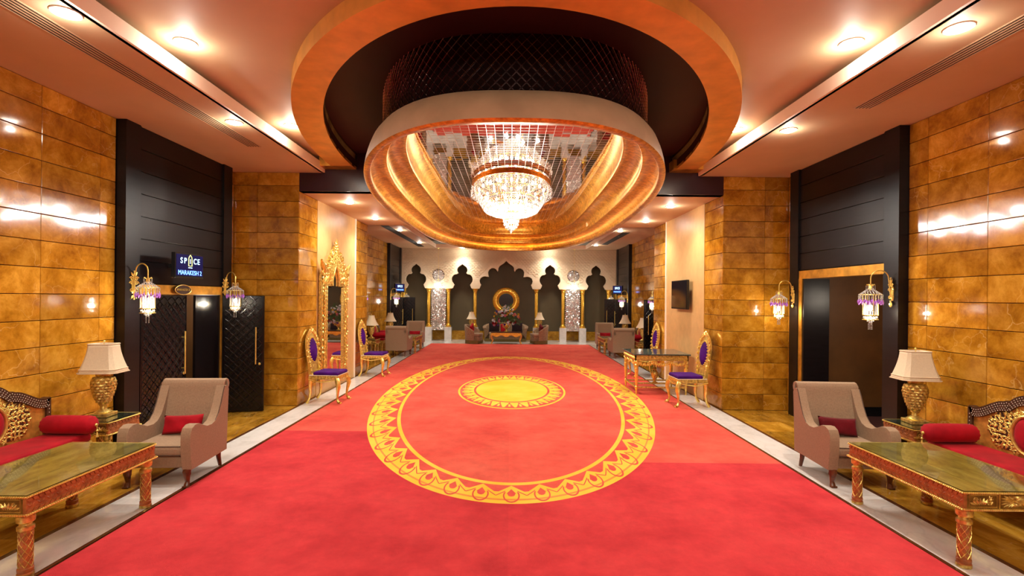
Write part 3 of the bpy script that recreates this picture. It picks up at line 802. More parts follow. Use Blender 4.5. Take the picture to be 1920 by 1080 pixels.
leaf_between('door_leaf','small black door leaf far left, nearer of the pair by the back wall',(-5.12,21.6),(-4.82,22.45),2.05)
leaf_between('door_leaf','small black door leaf far left, open across the wall before the arches',(-4.98,23.2),(-4.42,23.3),2.05)
leaf_between('door_leaf','small black door leaf far right, nearer of the pair by the back wall',(4.92,21.2),(4.62,22.1),2.05)
leaf_between('door_leaf','small black door leaf far right, open across the wall before the arches',(4.88,22.7),(4.30,22.9),2.05)
leaf_between('door_leaf','narrow black door leaf behind the right throne chair, beyond the pier',(5.06,17.2),(4.55,17.05),2.05)

# ---------------------------------------------------------------- television screens and signs
def text(body,size,loc,rot,mat,parent,name='lettering',ext=.0015):
    c=bpy.data.curves.new(name,'FONT'); c.body=body; c.size=size; c.align_x='CENTER'; c.align_y='CENTER'; c.extrude=ext
    tmp=bpy.data.objects.new('tmp',c); C.objects.link(tmp)
    me=bpy.data.meshes.new_from_object(tmp,depsgraph=bpy.context.evaluated_depsgraph_get()); bpy.data.objects.remove(tmp); bpy.data.curves.remove(c)
    me.materials.clear(); me.materials.append(mat)
    o=bpy.data.objects.new(name,me); C.objects.link(o); o.parent=parent; o.location=loc; o.rotation_euler=rot; return o
def tv(label,loc,rz,wd,h,on=False,name='television',bk=.26):
    t=thing(name,label,'television',loc,rz)     # faces local -Y, origin at centre of screen back
    m=MB(); m.box(-wd/2,wd/2,-.03,.03,-h/2,h/2); m.build('casing',M['blackplastic'],t,smooth=False,bevel=.006)
    m=MB(); m.box(-wd/2+.02,wd/2-.02,-.033,-.028,-h/2+.035,h/2-.02); m.build('screen',M['screenglow'] if on else M['screen'],t,smooth=False)
    m=MB(); m.box(-.05,.05,.03,bk,-.03,.03); m.box(-.1,.1,.03,.045,-.1,.1); m.build('wall_bracket',M['blackplastic'],t,smooth=False)
    return t
# on-screen sign: parallel to the left wall
t=tv('small lit television sign with blue lettering above the left doors',(-4.86,7.55,2.52),PI/2,.66,.37,True,'television_sign')
R_=(PI/2,0,0)
for ch,x in zip('SP',(-.20,-.115)): text(ch,.12,(x,-.036,.07),R_,M['wblue'],t)
text('I',.10,(0,-.036,.065),R_,M['wblue'],t)
for ch,x in zip('CE',(.115,.20)): text(ch,.12,(x,-.036,.07),R_,M['wblue'],t)
m=MB(); m.tube([(-.04,-.036,.0),(-.04,-.036,.10),(-.03,-.036,.135),(0,-.036,.165),(.03,-.036,.135),(.04,-.036,.10),(.04,-.036,.0)],.006,4,closed=True); m.build('arch_emblem',M['yel'],t)
m=MB(); m.box(-.045,.045,-.037,-.035,-.032,-.022); m.build('emblem_underline',M['wblue'],t,smooth=False)
text('MARAKESH 2',.095,(0,-.036,-.105),R_,M['blue'],t)
t=thing('name_plaque','dark oval plaque with gilt lettering on the lintel of the left doors','sign',(-5.10,7.80,2.165),PI/2)
m=MB(); m.prism([(.19*math.cos(a)*1.0,.075*math.sin(a)) for a in [2*PI*i/24 for i in range(24)]],-.012,.012,'xz'); m.build('plate',M['dwood'],t,smooth=False)
m=MB(); m.tube([(.19*math.cos(2*PI*i/24),-.012,.075*math.sin(2*PI*i/24)) for i in range(24)],.007,5,closed=True); m.build('plate_rim',M['gold'],t)
text('MARAKESH 2',.052,(0,-.015,0),R_,M['gold'],t)
tv('black flat television mounted on the peach wall on the right',(3.905,11.55,2.19),-PI/2,1.04,.66,bk=.095)
t=tv('tiny lit television with blue lettering far left above the doors',(-4.85,21.9,2.45),PI/3,.6,.38,True,'television_sign'); text('SPICE',.13,(0,-.036,.07),R_,M['wblue'],t); text('MARAKESH',.09,(0,-.036,-.08),R_,M['blue'],t)
t=tv('tiny lit television with blue lettering far right above the doors',(4.65,21.7,2.45),-PI/3,.6,.38,True,'television_sign'); text('SPICE',.13,(0,-.036,.07),R_,M['wblue'],t); text('MARAKESH',.09,(0,-.036,-.08),R_,M['blue'],t)

# ---------------------------------------------------------------- sconces. local: wall at y=0, arm reaches -Y
def make_sconce(label,loc,rz):
    t=thing('wall_sconce',label,'wall lamp',loc,rz)
    m=MB(); m.lathe([(.02,-.10),(.035,-.06),(.03,0),(.035,.05),(.018,.09)],10,sy=.6)
    for sx in(-1,1):
        for z,a in ((.10,.4),(.04,0),(-.05,2.4)): spiral(m,(sx*.035,-.02,z),.032,1.2,sx,.008,'xz',a if sx>0 else PI-a,9)
        leaf(m,(sx*.01,-.02,.13),.07,.03,PI/2-sx*.5); leaf(m,(sx*.01,-.02,-.12),.06,.03,-PI/2+sx*.5)
    m.tube([(0,-.02,.09),(0,-.02,.20)],[.012,.004],6); m.ball((0,-.02,.2),.012,6,5); m.tube([(0,-.02,-.1),(0,-.02,-.17)],[.012,.005],6); m.ball((0,-.02,-.175),.013,6,5)
    m.build('backplate',M['gold'],t)
    m=MB(); pts=[(0,-.02,-.04)]
    for i in range(13):
        a=PI*i/12; pts.append((0,-.15+.105*math.cos(a),.20+.105*math.sin(a)))
    pts.append((0,-.255,.10)); m.tube(pts,.008,6); m.build('arm',M['gold'],t)
    cy=-.255
    m=MB(); m.lathe([(.02,.10),(.025,.06),(.012,.04)],8,T(0,cy,0))
    for z,r in ((-.02,.13),(-.30,.088),(-.36,.09)): m.tube([(r*math.cos(2*PI*i/20),cy+r*math.sin(2*PI*i/20),z) for i in range(20)],.006,4,closed=True)
    for k in range(6):
        a=2*PI*k/6; m.tube([(.088*math.cos(a),cy+.088*math.sin(a),-.02),(.088*math.cos(a),cy+.088*math.sin(a),-.30)],.004,4)
        m.tube([(.01*math.cos(a),cy+.01*math.sin(a),.09),(.045*math.cos(a),cy+.045*math.sin(a),.12),(.05*math.cos(a),cy+.05*math.sin(a),.10)],.004,4)
    m.build('lantern_frame',M['gold'],t)
    m=MB()
    for i in range(7):
        q=i/6; r=.03+.10*q; z=.055-.075*q; n=int(8+16*q)
        for k in range(n): a=2*PI*k/n; m.octa((r*math.cos(a),cy+r*math.sin(a),z),.009,.010)
    for k in range(6):
        a=2*PI*k/6
        for j in range(4): m.octa((.05*math.cos(a),cy+.05*math.sin(a),.085-.02*j),.007,.009)
    m.build('crystal_canopy',M['crystal'],t)
    m=MB()
    for k in range(22):
        a=2*PI*k/22
        for j in range(4): m.octa((.135*math.cos(a),cy+.135*math.sin(a),-.03-.022*j),.007,.011)
    m.build('bead_fringe',M['crystal'],t)
    m=MB()
    for k in range(22):
        a=2*PI*k/22; m.octa((.135*math.cos(a),cy+.135*math.sin(a),-.13+.018*(k%2)),.017,.036)
    m.build('amethyst_drops',M['amethyst'],t)
    m=MB()
    for k in range(16):
        a=2*PI*k/16; m.tube([(.078*math.cos(a),cy+.078*math.sin(a),-.12),(.078*math.cos(a),cy+.078*math.sin(a),-.30)],.007,5)
    for i in range(4):
        r=.075-.02*i; z=-.33-.022*i; n=14-3*i
        for k in range(n): a=2*PI*k/n; m.octa((r*math.cos(a),cy+r*math.sin(a),z),.013,.018)
    for k in range(4):
        a=2*PI*k/4
        for j in range(4): m.octa((.022*math.cos(a),cy+.022*math.sin(a),-.42-.022*j),.008,.011)
    m.build('crystal_rods',M['crystal'],t)
    m=MB(); m.ball((0,cy,-.20),.022,8,6,(1,1,2)); m.build('bulb',M['bulb'],t)
    m=MB(); m.ball((0,cy,-.335),.02,8,6); m.build('bulb',M['bulb'],t)
    return t
sc0=make_sconce('crystal wall sconce with purple drops, nearest on the left door surround',(-5.12,6.80,2.20),PI/2-.25)
SC=[(( 5.12,6.72,2.20),-PI/2-.25,'crystal wall sconce with purple drops, nearest on the right door surround'),
 ((-5.12,8.98,2.19),PI/2-.35,'crystal wall sconce above the open left door leaf, next to the stone pier'),
 (( 5.12,9.06,2.14),-PI/2-.1,'crystal wall sconce beyond the right doorway, next to the stone pier'),
 ((-5.08,16.5,2.12),PI/2,'small crystal sconce half hidden behind the far end of the left pier'),
 (( 4.98,16.7,2.10),-PI/2,'small crystal sconce above the narrow black door leaf on the right'),
 ((-5.12,21.4,2.12),PI/2,'small crystal sconce far left, nearer one by the black doors'),
 ((-5.12,23.45,2.12),PI/2,'small crystal sconce far left, in the corner by the first gold column'),
 (( 4.92,21.0,2.10),-PI/2,'small crystal sconce far right, nearer one by the black doors'),
 (( 4.92,23.25,2.10),-PI/2,'small crystal sconce far right, in the corner by the last gold column')]
for loc,rz,lab in SC: dup(sc0,loc,rz,lab)
for (loc,rz) in [((-5.12,6.80,2.20),PI/2-.25)]+[(a,b) for a,b,c in SC]:
    l=bpy.data.lights.new('sconce_glow','POINT'); l.energy=16; l.color=(1,.84,.62); l.shadow_soft_size=.03
    q=bpy.data.objects.new('sconce_glow',l); C.objects.link(q)
    d=Matrix.Rotation(rz,3,'Z')@Vector((0,-.255,-.27)); q.location=Vector(loc)+d

# ---------------------------------------------------------------- furniture
def turned_leg(m,x,y,h,r=.045,cross=True):
    """turned leg with ring collars and diamond cross-hatching"""
    Mx=T(x,y,0)
    prof=[(r*.95,0),(r*1.12,.008),(r*1.12,.03),(r*.95,.036),(r*1.08,.045),(r*1.08,.065),(r*.92,.072)]
    m.lathe(prof,18,Mx)
    z0,z1=.072,h-.17; n=24; rows=26; v=[];f=[]
    for i in range(rows+1):
        z=z0+(z1-z0)*i/rows
        for k in range(n):
            a=2*PI*k/n; q1=(k/n*8+ (z/.075))%1; q2=(k/n*8-(z/.075))%1
            g=min(abs(q1-.5),abs(q2-.5)); rr=r*(.93+.04*g)
            v.append((x+rr*math.cos(a),y+rr*math.sin(a),z))
    for i in range(rows):
        for k in range(n): a=i*n+k;b=i*n+(k+1)%n; f.append((a,b,b+n,a+n))
    m.add(v,f)
def leg_collar(m,x,y,h,r):
    m.lathe([(r*.95,h-.17),(r*1.15,h-.16),(r*1.15,h-.135),(r*.85,h-.125),(r*.8,h-.115),(r*1.2,h-.10),(r*1.25,h-.075),(r*1.2,h-.055),(r*.8,h-.045),(r*.8,h-.035)],18,T(x,y,0))
def coffee_table(name,label,cat,loc,rz,wx,wy,h,ap=.11,cut=0,legr=.045,lamp=False,frontpanel=True):
    t=thing(name,label,cat,loc,rz)
    hx,hy=wx/2,wy/2
    m=MB(); m.box(-hx+.012,hx-.012,-hy+.012,hy-.012,h-.022,h-.008); m.build('table_top',M['tabletop'] if not lamp else M['dtop'],t,smooth=False,bevel=.003)
    m=MB(); m.box(-hx+.004,hx-.004,-hy+.004,hy-.004,h-.0052,h); m.build('glass_top',M['glass'],t,smooth=False)
    # apron
    z0,z1=h-.03-ap,h-.025
    for (a,b,c,d) in ((-hx+.01,-hx+.035,-hy+.01,hy-.01),(hx-.035,hx-.01,-hy+.01,hy-.01)):
        m=MB(); m.box(a,b,c,d,z0,z1)
        # carved blocks along the upper and lower edge
        sgn=-1 if a<0 else 1; xo=a if a<0 else b
        n=int((d-c)/.045)
        for k in range(n):
            y=c+(d-c)*(k+.5)/n
            for zz,sh in ((z1-.018,.008),(z0+.016,-.008)):
                m.prism([(y-.019+sh,zz-.012),(y+.015+sh,zz-.012),(y+.019-sh,zz+.012),(y-.015-sh,zz+.012)],xo,xo+sgn*.009,'yz')
        n2=int((d-c)/.075)
        for k in range(n2):
            y=c+(d-c)*(k+.5)/n2; zc=(z0+z1)/2
            for a_ in range(3): leaf(m,(xo,y,zc-.02),.045,.016,PI/2+(a_-1)*.8,'yz',.006*sgn)
        m.build('apron_board',M['owood'],t,smooth=False)
    for (c,d) in ((-hy+.01,-hy+.035),(hy-.035,hy-.01)):
        m=MB(); m.box(-hx+.036,hx-.036,c,d,z0,z1); yo=c if c<0 else d; sg=-1 if c<0 else 1
        zc=(z0+z1)/2; r_=ap*.42
        m.build('end_panel',M['dgold'],t,smooth=False)
        m=MB(); dx=hx*.30
        for k in range(30):
            a=2*PI*k/30; R_=min(dx/max(1e-6,abs(math.cos(a))),r_/max(1e-6,abs(math.sin(a))))*.95
            leaf(m,(0.014*math.cos(a),yo,zc+.014*math.sin(a)),R_-.014,.012+.010*(R_>r_*1.3),a,'xz',.009*(-sg))
        m.ball((0,yo,zc),.015,8,6)
        for sx in (-1,1):
            m.box(sx*dx*1.05-.003,sx*dx*1.05+.003,min(yo,yo+sg*.006),max(yo,yo+sg*.006),z0,z1)
            xs=sx*(dx*1.05+hx-.036)/2; hw_=(hx-.036-dx*1.05)/2*.86
            m.tube([(xs-hw_,yo,zc-r_),(xs+hw_,yo,zc-r_),(xs+hw_,yo,zc+r_),(xs-hw_,yo,zc+r_)],.0035,4,closed=True)
            spiral(m,(xs-.45*hw_*sx,yo,zc-.005),.026,1.4,sx,.006,'xz',0,10); spiral(m,(xs+.55*hw_*sx,yo,zc+.012),.020,1.4,-sx,.005,'xz',0,10)
            for k in range(6): leaf(m,(xs-sx*.01+sx*.012*k,yo,zc-.03),.058,.022,PI/2-sx*(k-1.5)*.35,'xz',.010*(-sg))
            for k in range(3): leaf(m,(xs-sx*.05,yo,zc+.01),.035,.014,PI/2+sx*(k)*.7,'xz',.008*(-sg))
        m.build('end_carving',M['oldgold'],t,smooth=False,kind='stuff')
        continue
        m.build('end_panel',M['oldgold'],t,smooth=False)
    for z,o,r in ((h-.017,0,.0095),(z0-.004,.006,.0115)):
        m=MB(); rope(m,[(-hx-o,-hy-o,z),(hx+o,-hy-o,z),(hx+o,hy+o,z),(-hx-o,hy+o,z)],r,.017)
        m.build('rope_moulding',M['gold'],t,kind='stuff')
    for sx in (-1,1):
        for sy in (-1,1):
            x,y=sx*(hx-.06),sy*(hy-.06)
            m=MB(); turned_leg(m,x,y,z0+.03,legr); L_=m.build('leg',M['owood'],t)
            m=MB(); za,zb=.076,z0+.03-.175
            for k in range(7):
                for sg in (-1,1):
                    m.tube([(x+legr*.965*math.cos(2*PI*k/7+sg*q*.42),y+legr*.965*math.sin(2*PI*k/7+sg*q*.42),za+(zb-za)*q/9) for q in range(10)],.0032,4)
            m.build('diamond_tracery',M['oldgold'],L_,kind='stuff')
            m=MB(); leg_collar(m,x,y,z0+.03,legr); m.build('gilt_collar',M['oldgold'],L_); m=MB(); m.lathe([(legr*1.13,.004),(legr*1.16,.016),(legr*1.13,.03)],18,T(x,y,0)); m.build('gilt_collar',M['oldgold'],L_)
    return t
coffee_table('coffee_table','carved orange wood coffee table with glass-covered marble top, front left','table',(-3.93,4.32,0),0,.84,1.34,.62)
coffee_table('coffee_table','carved orange wood coffee table with glass-covered marble top, front right','table',(3.97,4.58,0),0,.84,1.34,.62)
# gilt star inlay on the marble tops, seen at the wall side
for s,y in ((-1,4.32),(1,4.58)):
    par=[o for o in bpy.data.objects if o.name.startswith('coffee_table') and abs(o.location.x-s*3.95)<.1][0]
    m=MB(); P=[(.30*math.cos(a),.52*math.sin(a)) for a in [2*PI*i/40 for i in range(40)]]; c=(s*.40,-.55 if 1 else 0)
    Pc=[(min(max(c[0]+p[0],-.40),.40),min(max(c[1]+p[1],-.65),.65)) for p in P]; Q=[(min(max(c[0]+p[0]*.72,-.40),.40),min(max(c[1]+p[1]*.72,-.65),.65)) for p in P]
    n=len(P); m.add([(a,b,.6130) for a,b in Pc]+[(a,b,.6130) for a,b in Q],[(i,(i+1)%n,(i+1)%n+n,i+n) for i in range(n)]); m.build('inlay_band',M['beige'],par,smooth=False)
    m=MB(); m.add([(a,b,.6134) for a,b in Q],[tuple(range(n))]); m.build('gilt_inlay',M['veneer'],par,smooth=False)
coffee_table('side_table','carved side table with rope mouldings under the left lamp','side table',(-4.87,6.02,0),0,.52,.50,.62,.12,lamp=True,legr=.035)
coffee_table('side_table','carved side table with rope mouldings under the right lamp','side table',(4.93,6.04,0),0,.50,.50,.62,.12,lamp=True,legr=.035)

def shade_mesh(m,w0,d0,w1,d1,z0,z1,ch=.28,rows=10,band=.0,bell=1.0):
    """oblong bell shade with cut corners: (w0,d0) bottom half sizes, (w1,d1) top"""
    v=[];f=[]
    for i in range(rows+1):
        t=i/rows; q=(1-t)**1.6 if bell else 1-t
        w_=w1+(w0-w1)*q; d_=d1+(d0-d1)*q; c=ch*min(w_,d_)*1.0
        P=[(w_,-d_+c),(w_,d_-c),(w_-c,d_),(-w_+c,d_),(-w_,d_-c),(-w_,-d_+c),(-w_+c,-d_),(w_-c,-d_)]
        v+=[(x,y,z0+(z1-z0)*t) for x,y in P]
    for i in range(rows):
        for k in range(8): a=i*8+k;b=i*8+(k+1)%8; f.append((a,b,b+8,a+8))
    m.add(v,f); return v
def urn_lamp(label,loc,rz=0,round_shade=False,sc=1.0,name='table_lamp'):
    t=thing(name,label,'table lamp',loc,rz)
    m=MB(); m.box(-.10,.10,-.10,.10,0,.045); m.build('plinth',M['oldgold'],t,smooth=False,bevel=.006)
    prof=[(.085,.045),(.09,.055),(.06,.075),(.035,.09),(.03,.12),(.045,.135),(.045,.15),(.05,.155),(.065,.19),(.09,.25),(.112,.33),(.122,.39),(.115,.44),(.09,.47),(.065,.48),(.078,.49),(.078,.515),(.05,.52)]
    m=MB(); m.lathe(prof,20); m.build('urn',M['oldgold'],t)
    m=MB()   # overlapping scales on the urn
    rows=9
    for i in range(rows):
        z=.19+.26*i/(rows-1); 
        for (r0,z0),(r1,z1) in zip(prof[:-1],prof[1:]):
            if z0<=z<=z1: r=r0+(r1-r0)*(z-z0)/(z1-z0+1e-9)
        n=14
        for k in range(n):
            a=2*PI*(k+.5*(i%2))/n; wd=PI*r/n*1.08
            Mx=Rz(a)@T(r+.002,0,z)@Ry(-.25)
            P=[(0,-wd,.022),(0,-wd*.95,-.004),(0,-wd*.5,-.02),(0,0,-.026),(0,wd*.5,-.02),(0,wd*.95,-.004),(0,wd,.022),(.010,0,-.002)]
            m.add(P,[(0,1,7),(1,2,7),(2,3,7),(3,4,7),(4,5,7),(5,6,7),(6,0,7)],Mx)
    m.build('urn_scales',M['oldgold'],t,smooth=False)
    m=MB(); m.tube([(0,0,.50),(0,0,.88)],.008,6); m.ball((0,0,.90),.014,8,6); m.tube([(-.05,0,.86),(.05,0,.86)],.004,5); m.build('stem',M['gold'],t)
    if not round_shade:
        m=MB(); shade_mesh(m,.215,.17,.135,.10,.53,.87); m.build('lamp_shade',M['shade'],t,smooth=True,ang=20).modifiers.new('s','SOLIDIFY').thickness=.004
        def loop(w_,d_,z,r):
            m=MB()
            c=.28*min(w_,d_); P=[(w_,-d_+c),(w_,d_-c),(w_-c,d_),(-w_+c,d_),(-w_,d_-c),(-w_,-d_+c),(-w_+c,-d_),(w_-c,-d_)]
            m.tube([(x,y,z) for x,y in P],r,5,closed=True); m.build('shade_braid',M['shadetrim'],t)
        loop(.216,.171,.532,.006); loop(.136,.101,.87,.006); loop(.203,.161,.572,.005)
    else:
        pr=[]
        for i in range(9):
            q=i/8; pr.append((.11+.15*(1-q)**1.7,.50+.36*q))
        m=MB(); m.lathe(pr,20,cap=False); m.build('lamp_shade',M['shade'],t)
    t.scale=(sc,)*3; return t
urn_lamp('gold scaled urn table lamp with cut-corner cream shade, on the left side table',(-4.89,6.04,.62),.12)
l2=urn_lamp('gold scaled urn table lamp with cut-corner cream shade, on the right side table',(4.92,6.08,.62),-.12)
m=MB(); m.tube([(4.99,5.98,.625),(5.02,5.93,.626),(5.06,5.92,.626),(5.10,5.95,.626),(5.13,5.93,.626)],.004,5); q=m.build('lamp_cable',M['cable']); q['label']='short black lamp cable lying on the right side table'; q['category']='cable'

def make_armchair(label,loc,rz):
    t=thing('armchair',label,'armchair',loc,rz)      # faces -Y, width .76
    W=.38
    m=MB(); m.box(-W+.07,W-.07,-.36,.30,.20,.34); m.build('seat_base',M['ftan'],t,bevel=.03,seg=3)
    m=MB(); m.box(-W+.10,W-.10,-.40,.20,.335,.46); m.build('seat_cushion',M['ftan'],t,bevel=.045,seg=4)
    m=MB()
    for z in (.35,.447): m.tube([(-W+.13,-.392,z),(W-.13,-.392,z)],.006,5)
    m.build('piping',M['pipe'],t)
    back=[(.16,.34),(.21,.60),(.27,.85),(.295,.96),(.30,1.015),(.325,1.055),(.37,1.068),(.415,1.045),(.43,1.0),(.415,.955),(.385,.93),(.375,.80),(.36,.50),(.35,.20),(.20,.20)]
    m=MB(); m.prism(back,-W+.015,W-.015,'yz'); m.build('backrest',M['ftan'],t,bevel=.022,seg=3)
    arm=[(-.40,.20),(-.425,.35),(-.435,.52),(-.43,.60),(-.40,.65),(-.34,.675),(-.27,.67),(-.19,.635),(-.10,.60),(0,.595),(.08,.62),(.15,.69),(.21,.80),(.26,.92),(.295,.99),(.36,.985),(.385,.93),(.375,.80),(.355,.45),(.345,.20)]
    for s in (-1,1):
        m=MB(); m.prism(arm,s*(W-.105),s*W,'yz'); a=m.build('armrest',M['ftan'],t,bevel=.038,seg=4)
        m=MB(); m.tube([(s*(W-.006),y*.985,z-.006) for y,z in arm[1:16]],.006,5); m.build('piping',M['pipe'],a)
        m=MB(); m.tube([(s*(W-.025),.365,1.0),(s*(W-.02),.37,1.0)],[.05,.035],12); m.build('scroll_end',M['ftan'],t)
    for sx in (-1,1):
        m=MB(); x=sx*(W-.07); y=-.36
        m.tube([(x,y,.22),(x,y-.012,.17),(x,y-.005,.11),(x,y+.003,.06),(x,y-.008,.03),(x,y-.015,.0)],[.036,.042,.030,.022,.028,.032],10)
        for k in range(4): m.ball((x-.024+.016*k,y-.04,.012),.012,6,5)
        for k in range(5): m.ball((x+.028*math.cos(k*1.25),y-.005+.028*math.sin(k*1.25),.15),.014,6,5,(1,1,1.8))
        m.build('leg',M['lwood'],t)
        m=MB(); x=sx*(W-.08); y=.30; m.tube([(x,y,.22),(x,y+.01,.12),(x,y+.05,.0)],[.032,.027,.02],8); m.build('leg',M['lwood'],t)
    return t
ac=make_armchair('tan fabric armchair with bright red pillow, beside the left side table',(-3.83,5.80,0),.06)
dup(ac,(3.97,5.98,0),-.06,'tan fabric armchair with dark red pillow, beside the right side table')
def make_pillow(name,label,loc,rot,mat,w_=.23,h=.12,d=.05):
    m=MB(); nx,nz=16,10; v=[];f=[]
    for sy in (-1,1):
        for j in range(nz+1):
            for i in range(nx+1):
                u=2*i/nx-1; q=2*j/nz-1
                th=max(0,(1-u**4)*(1-q**4))**.5
                px=w_*u*(1-.06*(1-abs(q)**2)*0+.04*abs(q)); pz=h*q*(1+.10*abs(u)**2)
                v.append((px,sy*d*th+.004*math.sin(7*u+3*q)*th,pz))
    K=(nx+1)*(nz+1)
    for s_ in (0,1):
        for j in range(nz):
            for i in range(nx):
                a=s_*K+j*(nx+1)+i; f.append((a,a+1,a+nx+2,a+nx+1))
    m.add(v,f); me_=m.build(name,mat); me_.location=loc; me_.rotation_euler=rot
    bm=bmesh.new(); bm.from_mesh(me_.data); bmesh.ops.remove_doubles(bm,verts=bm.verts,dist=.0008); bmesh.ops.recalc_face_normals(bm,faces=bm.faces); bm.to_mesh(me_.data); bm.free()
    me_['label']=label; me_['category']='pillow'; return me_
make_pillow('lumbar_pillow','bright red velvet lumbar pillow on the left armchair',(-3.82,5.87,.575),(-.30,-.04,.06),M['red'],.215,.10,.055)
make_pillow('lumbar_pillow','dark red velvet lumbar pillow on the right armchair',(3.965,6.05,.575),(-.30,.06,-.06),M['dred'],.215,.10,.055)

# settee
def make_settee(label,loc,rz,W=.62):
    t=thing('settee',label,'settee',loc,rz)   # faces -Y
    seatz=.56
    m=MB(); m.box(-W,W,-.46,.0,.36,.47); m.build('seat_rail',M['oldgold'],t,smooth=False,bevel=.01)
    m=MB(); m.box(-W+.01,W-.01,-.47,.0,.465,seatz); m.build('seat_cushion',M['red'],t,bevel=.035,seg=4)
    for sx in (-1,1):
        for y in (-.40,-.03):
            m=MB(); m.tube([(sx*(W-.06),y,.37),(sx*(W-.05),y,.28),(sx*(W-.08),y,.14),(sx*(W-.06),y,.0)],[.045,.04,.025,.03],8); m.build('leg',M['oldgold'],t)
    # back outline
    def crest(x):
        a=abs(x)/W
        if a<.30: return 1.16-.10*(a/.30)**2
        if a<.36: return 1.06+.012*math.sin((a-.30)/.06*PI)
        if a<.92: 
            q=(a-.36)/.56; return 1.06-.135*(3*q*q-2*q**3)
        return .925+.01*(a-.92)/.08
    xs=[-W+2*W*i/48 for i in range(49)]
    poly=[(x,crest(x)) for x in xs]+[(W,.50),(-W,.50)]
    m=MB(); m.prism(poly,.03,.075,'xz'); m.build('back_panel',M['veneer'],t,smooth=False)
    # dark crest rail
    top=[(x,crest(x)+.012) for x in xs]; bot=[(x*.945,crest(x)-.085) for x in xs]
    m=MB(); m.prism(top+bot[::-1],.005,.09,'xz')
    for sx in (-1,1): m.box(sx*(W-.045),sx*(W+.005),.005,.09,.50,.93)
    m.build('crest_rail',M['dwood'],t,smooth=False,bevel=.006)
    m=MB()
    for i in range(1,48):
        for j,dz in enumerate((-.005,-.03,-.055,-.075)):
            x=xs[i]+(.012 if j%2 else 0); m.ball((x*.97,.003,crest(x)+dz-.004),.005,5,4,(1,.5,1))
    for sx in (-1,1):
        for k in range(9): m.ball((sx*(W-.02),.003,.54+.04*k),.005,5,4,(1,.5,1))
    m.build('ivory_inlay',M['ivory'],t,kind='stuff')
    # oval pad
    oz=.775; rx_,rz_=.145,.175
    m=MB(); v=[(0,-.03,oz)]; f=[]
    for i in range(1,6):
        q=i/5
        for k in range(28): a=2*PI*k/28; v.append((rx_*q*math.cos(a),.02-.05*math.sqrt(max(0,1-q*q)),oz+rz_*q*math.sin(a)))
    for k in range(28): f.append((0,1+k,1+(k+1)%28))
    for i in range(4):
        for k in range(28): a=1+i*28+k;b=1+i*28+(k+1)%28; f.append((a,a+28,b+28,b))
    m.add(v,f); m.build('oval_pad',M['red'],t)
    m=MB(); m.tube([((rx_+.015)*math.cos(2*PI*i/36),.015,oz+(rz_+.015)*math.sin(2*PI*i/36)) for i in range(36)],.018,8,closed=True); m.build('oval_frame',M['gold'],t)
    # cutwork carving around the oval
    m=MB(); rnd=random.Random(3)
    for sx in (-1,1):
        for i in range(12):
            for j in range(5):
                a=-1.25+2.5*i/11
                x=sx*(rx_*1.25*math.cos(a)+.052*j*(1-.15*abs(a))+.012*(i%2)); z=oz+rz_*1.22*math.sin(a)*(1+.03*j)
                if z>crest(x)-.115 or z<.585 or abs(x)>W-.20: continue
                spiral(m,(x,.027,z),.022,1.1,sx*(1 if (i+j)%2 else -1),.0065,'xz',a+j*1.3,8)
                for dd in (-.9,.5): leaf(m,(x,.027,z),.052,.024,a*sx+(0 if sx>0 else PI)+dd+rnd.uniform(-.5,.5),'xz',.010)
    for i in range(7): leaf(m,(0,.024,oz+rz_+.02),.085,.03,PI/2+(i-3)*.36,'xz',.014)
    m.build('cutwork_carving',M['gold'],t,kind='stuff')
    m=MB()
    for sx in (-1,1):
        m.prism([(sx*(rx_*1.05*math.cos(a)),oz+rz_*1.1*math.sin(a)) for a in [-1.4+2.8*i/12 for i in range(13)]]+[(sx*(.12+rx_*2.1*math.cos(a)),max(.57,oz+rz_*1.25*math.sin(a))) for a in [1.15-2.3*i/12 for i in range(13)]],.026,.031,'xz')
    m.build('cutwork_ground',M['dwood'],t,smooth=False)
    return t
st=make_settee('red velvet settee with carved gilt oval back, front left against the stone wall',(-5.08,4.92,0),PI/2,.64)
dup(st,(5.10,4.94,0),-PI/2,'red velvet settee with carved gilt oval back, front right against the stone wall')
def make_bolster(label,loc,rz,sg=1,L_=.56,r=.10):
    t=thing('bolster',label,'bolster cushion',loc,rz)     # along X
    pr=[(.012,-L_/2-.012),(.05,-L_/2+.002),(r*.88,-L_/2+.03),(r,-L_/2+.07),(r*1.02,0),(r,L_/2-.07),(r*.88,L_/2-.03),(.05,L_/2-.002),(.012,L_/2+.012)]
    m=MB(); m.lathe(pr,24,Ry(PI/2),fn=lambda a,z:1+(.05*math.cos(12*a) if abs(z)>L_/2-.045 else 0)); m.build('cushion_roll',M['red'],t)
    m=MB(); x=sg*(L_/2+.012); m.ball((x,0,0),.018,8,6)
    m.tube([(x+.012*sg,-.005,0),(x+.02*sg,-.01,-.05)],.005,5); m.ball((x+.02*sg,-.01,-.06),.014,8,6)
    for k in range(9): a=2*PI*k/9; m.tube([(x+.02*sg,-.01,-.065),(x+.02*sg+.012*math.cos(a),-.01+.012*math.sin(a),-.13)],.004,4)
    m.build('tassel',M['gold'],t); return t
make_bolster('red velvet bolster with gold tassel on the far end of the left settee',(-4.79,5.46,.665),0,1)
make_bolster('red velvet bolster with gold tassel on the far end of the right settee',(4.80,5.46,.665),0,-1)

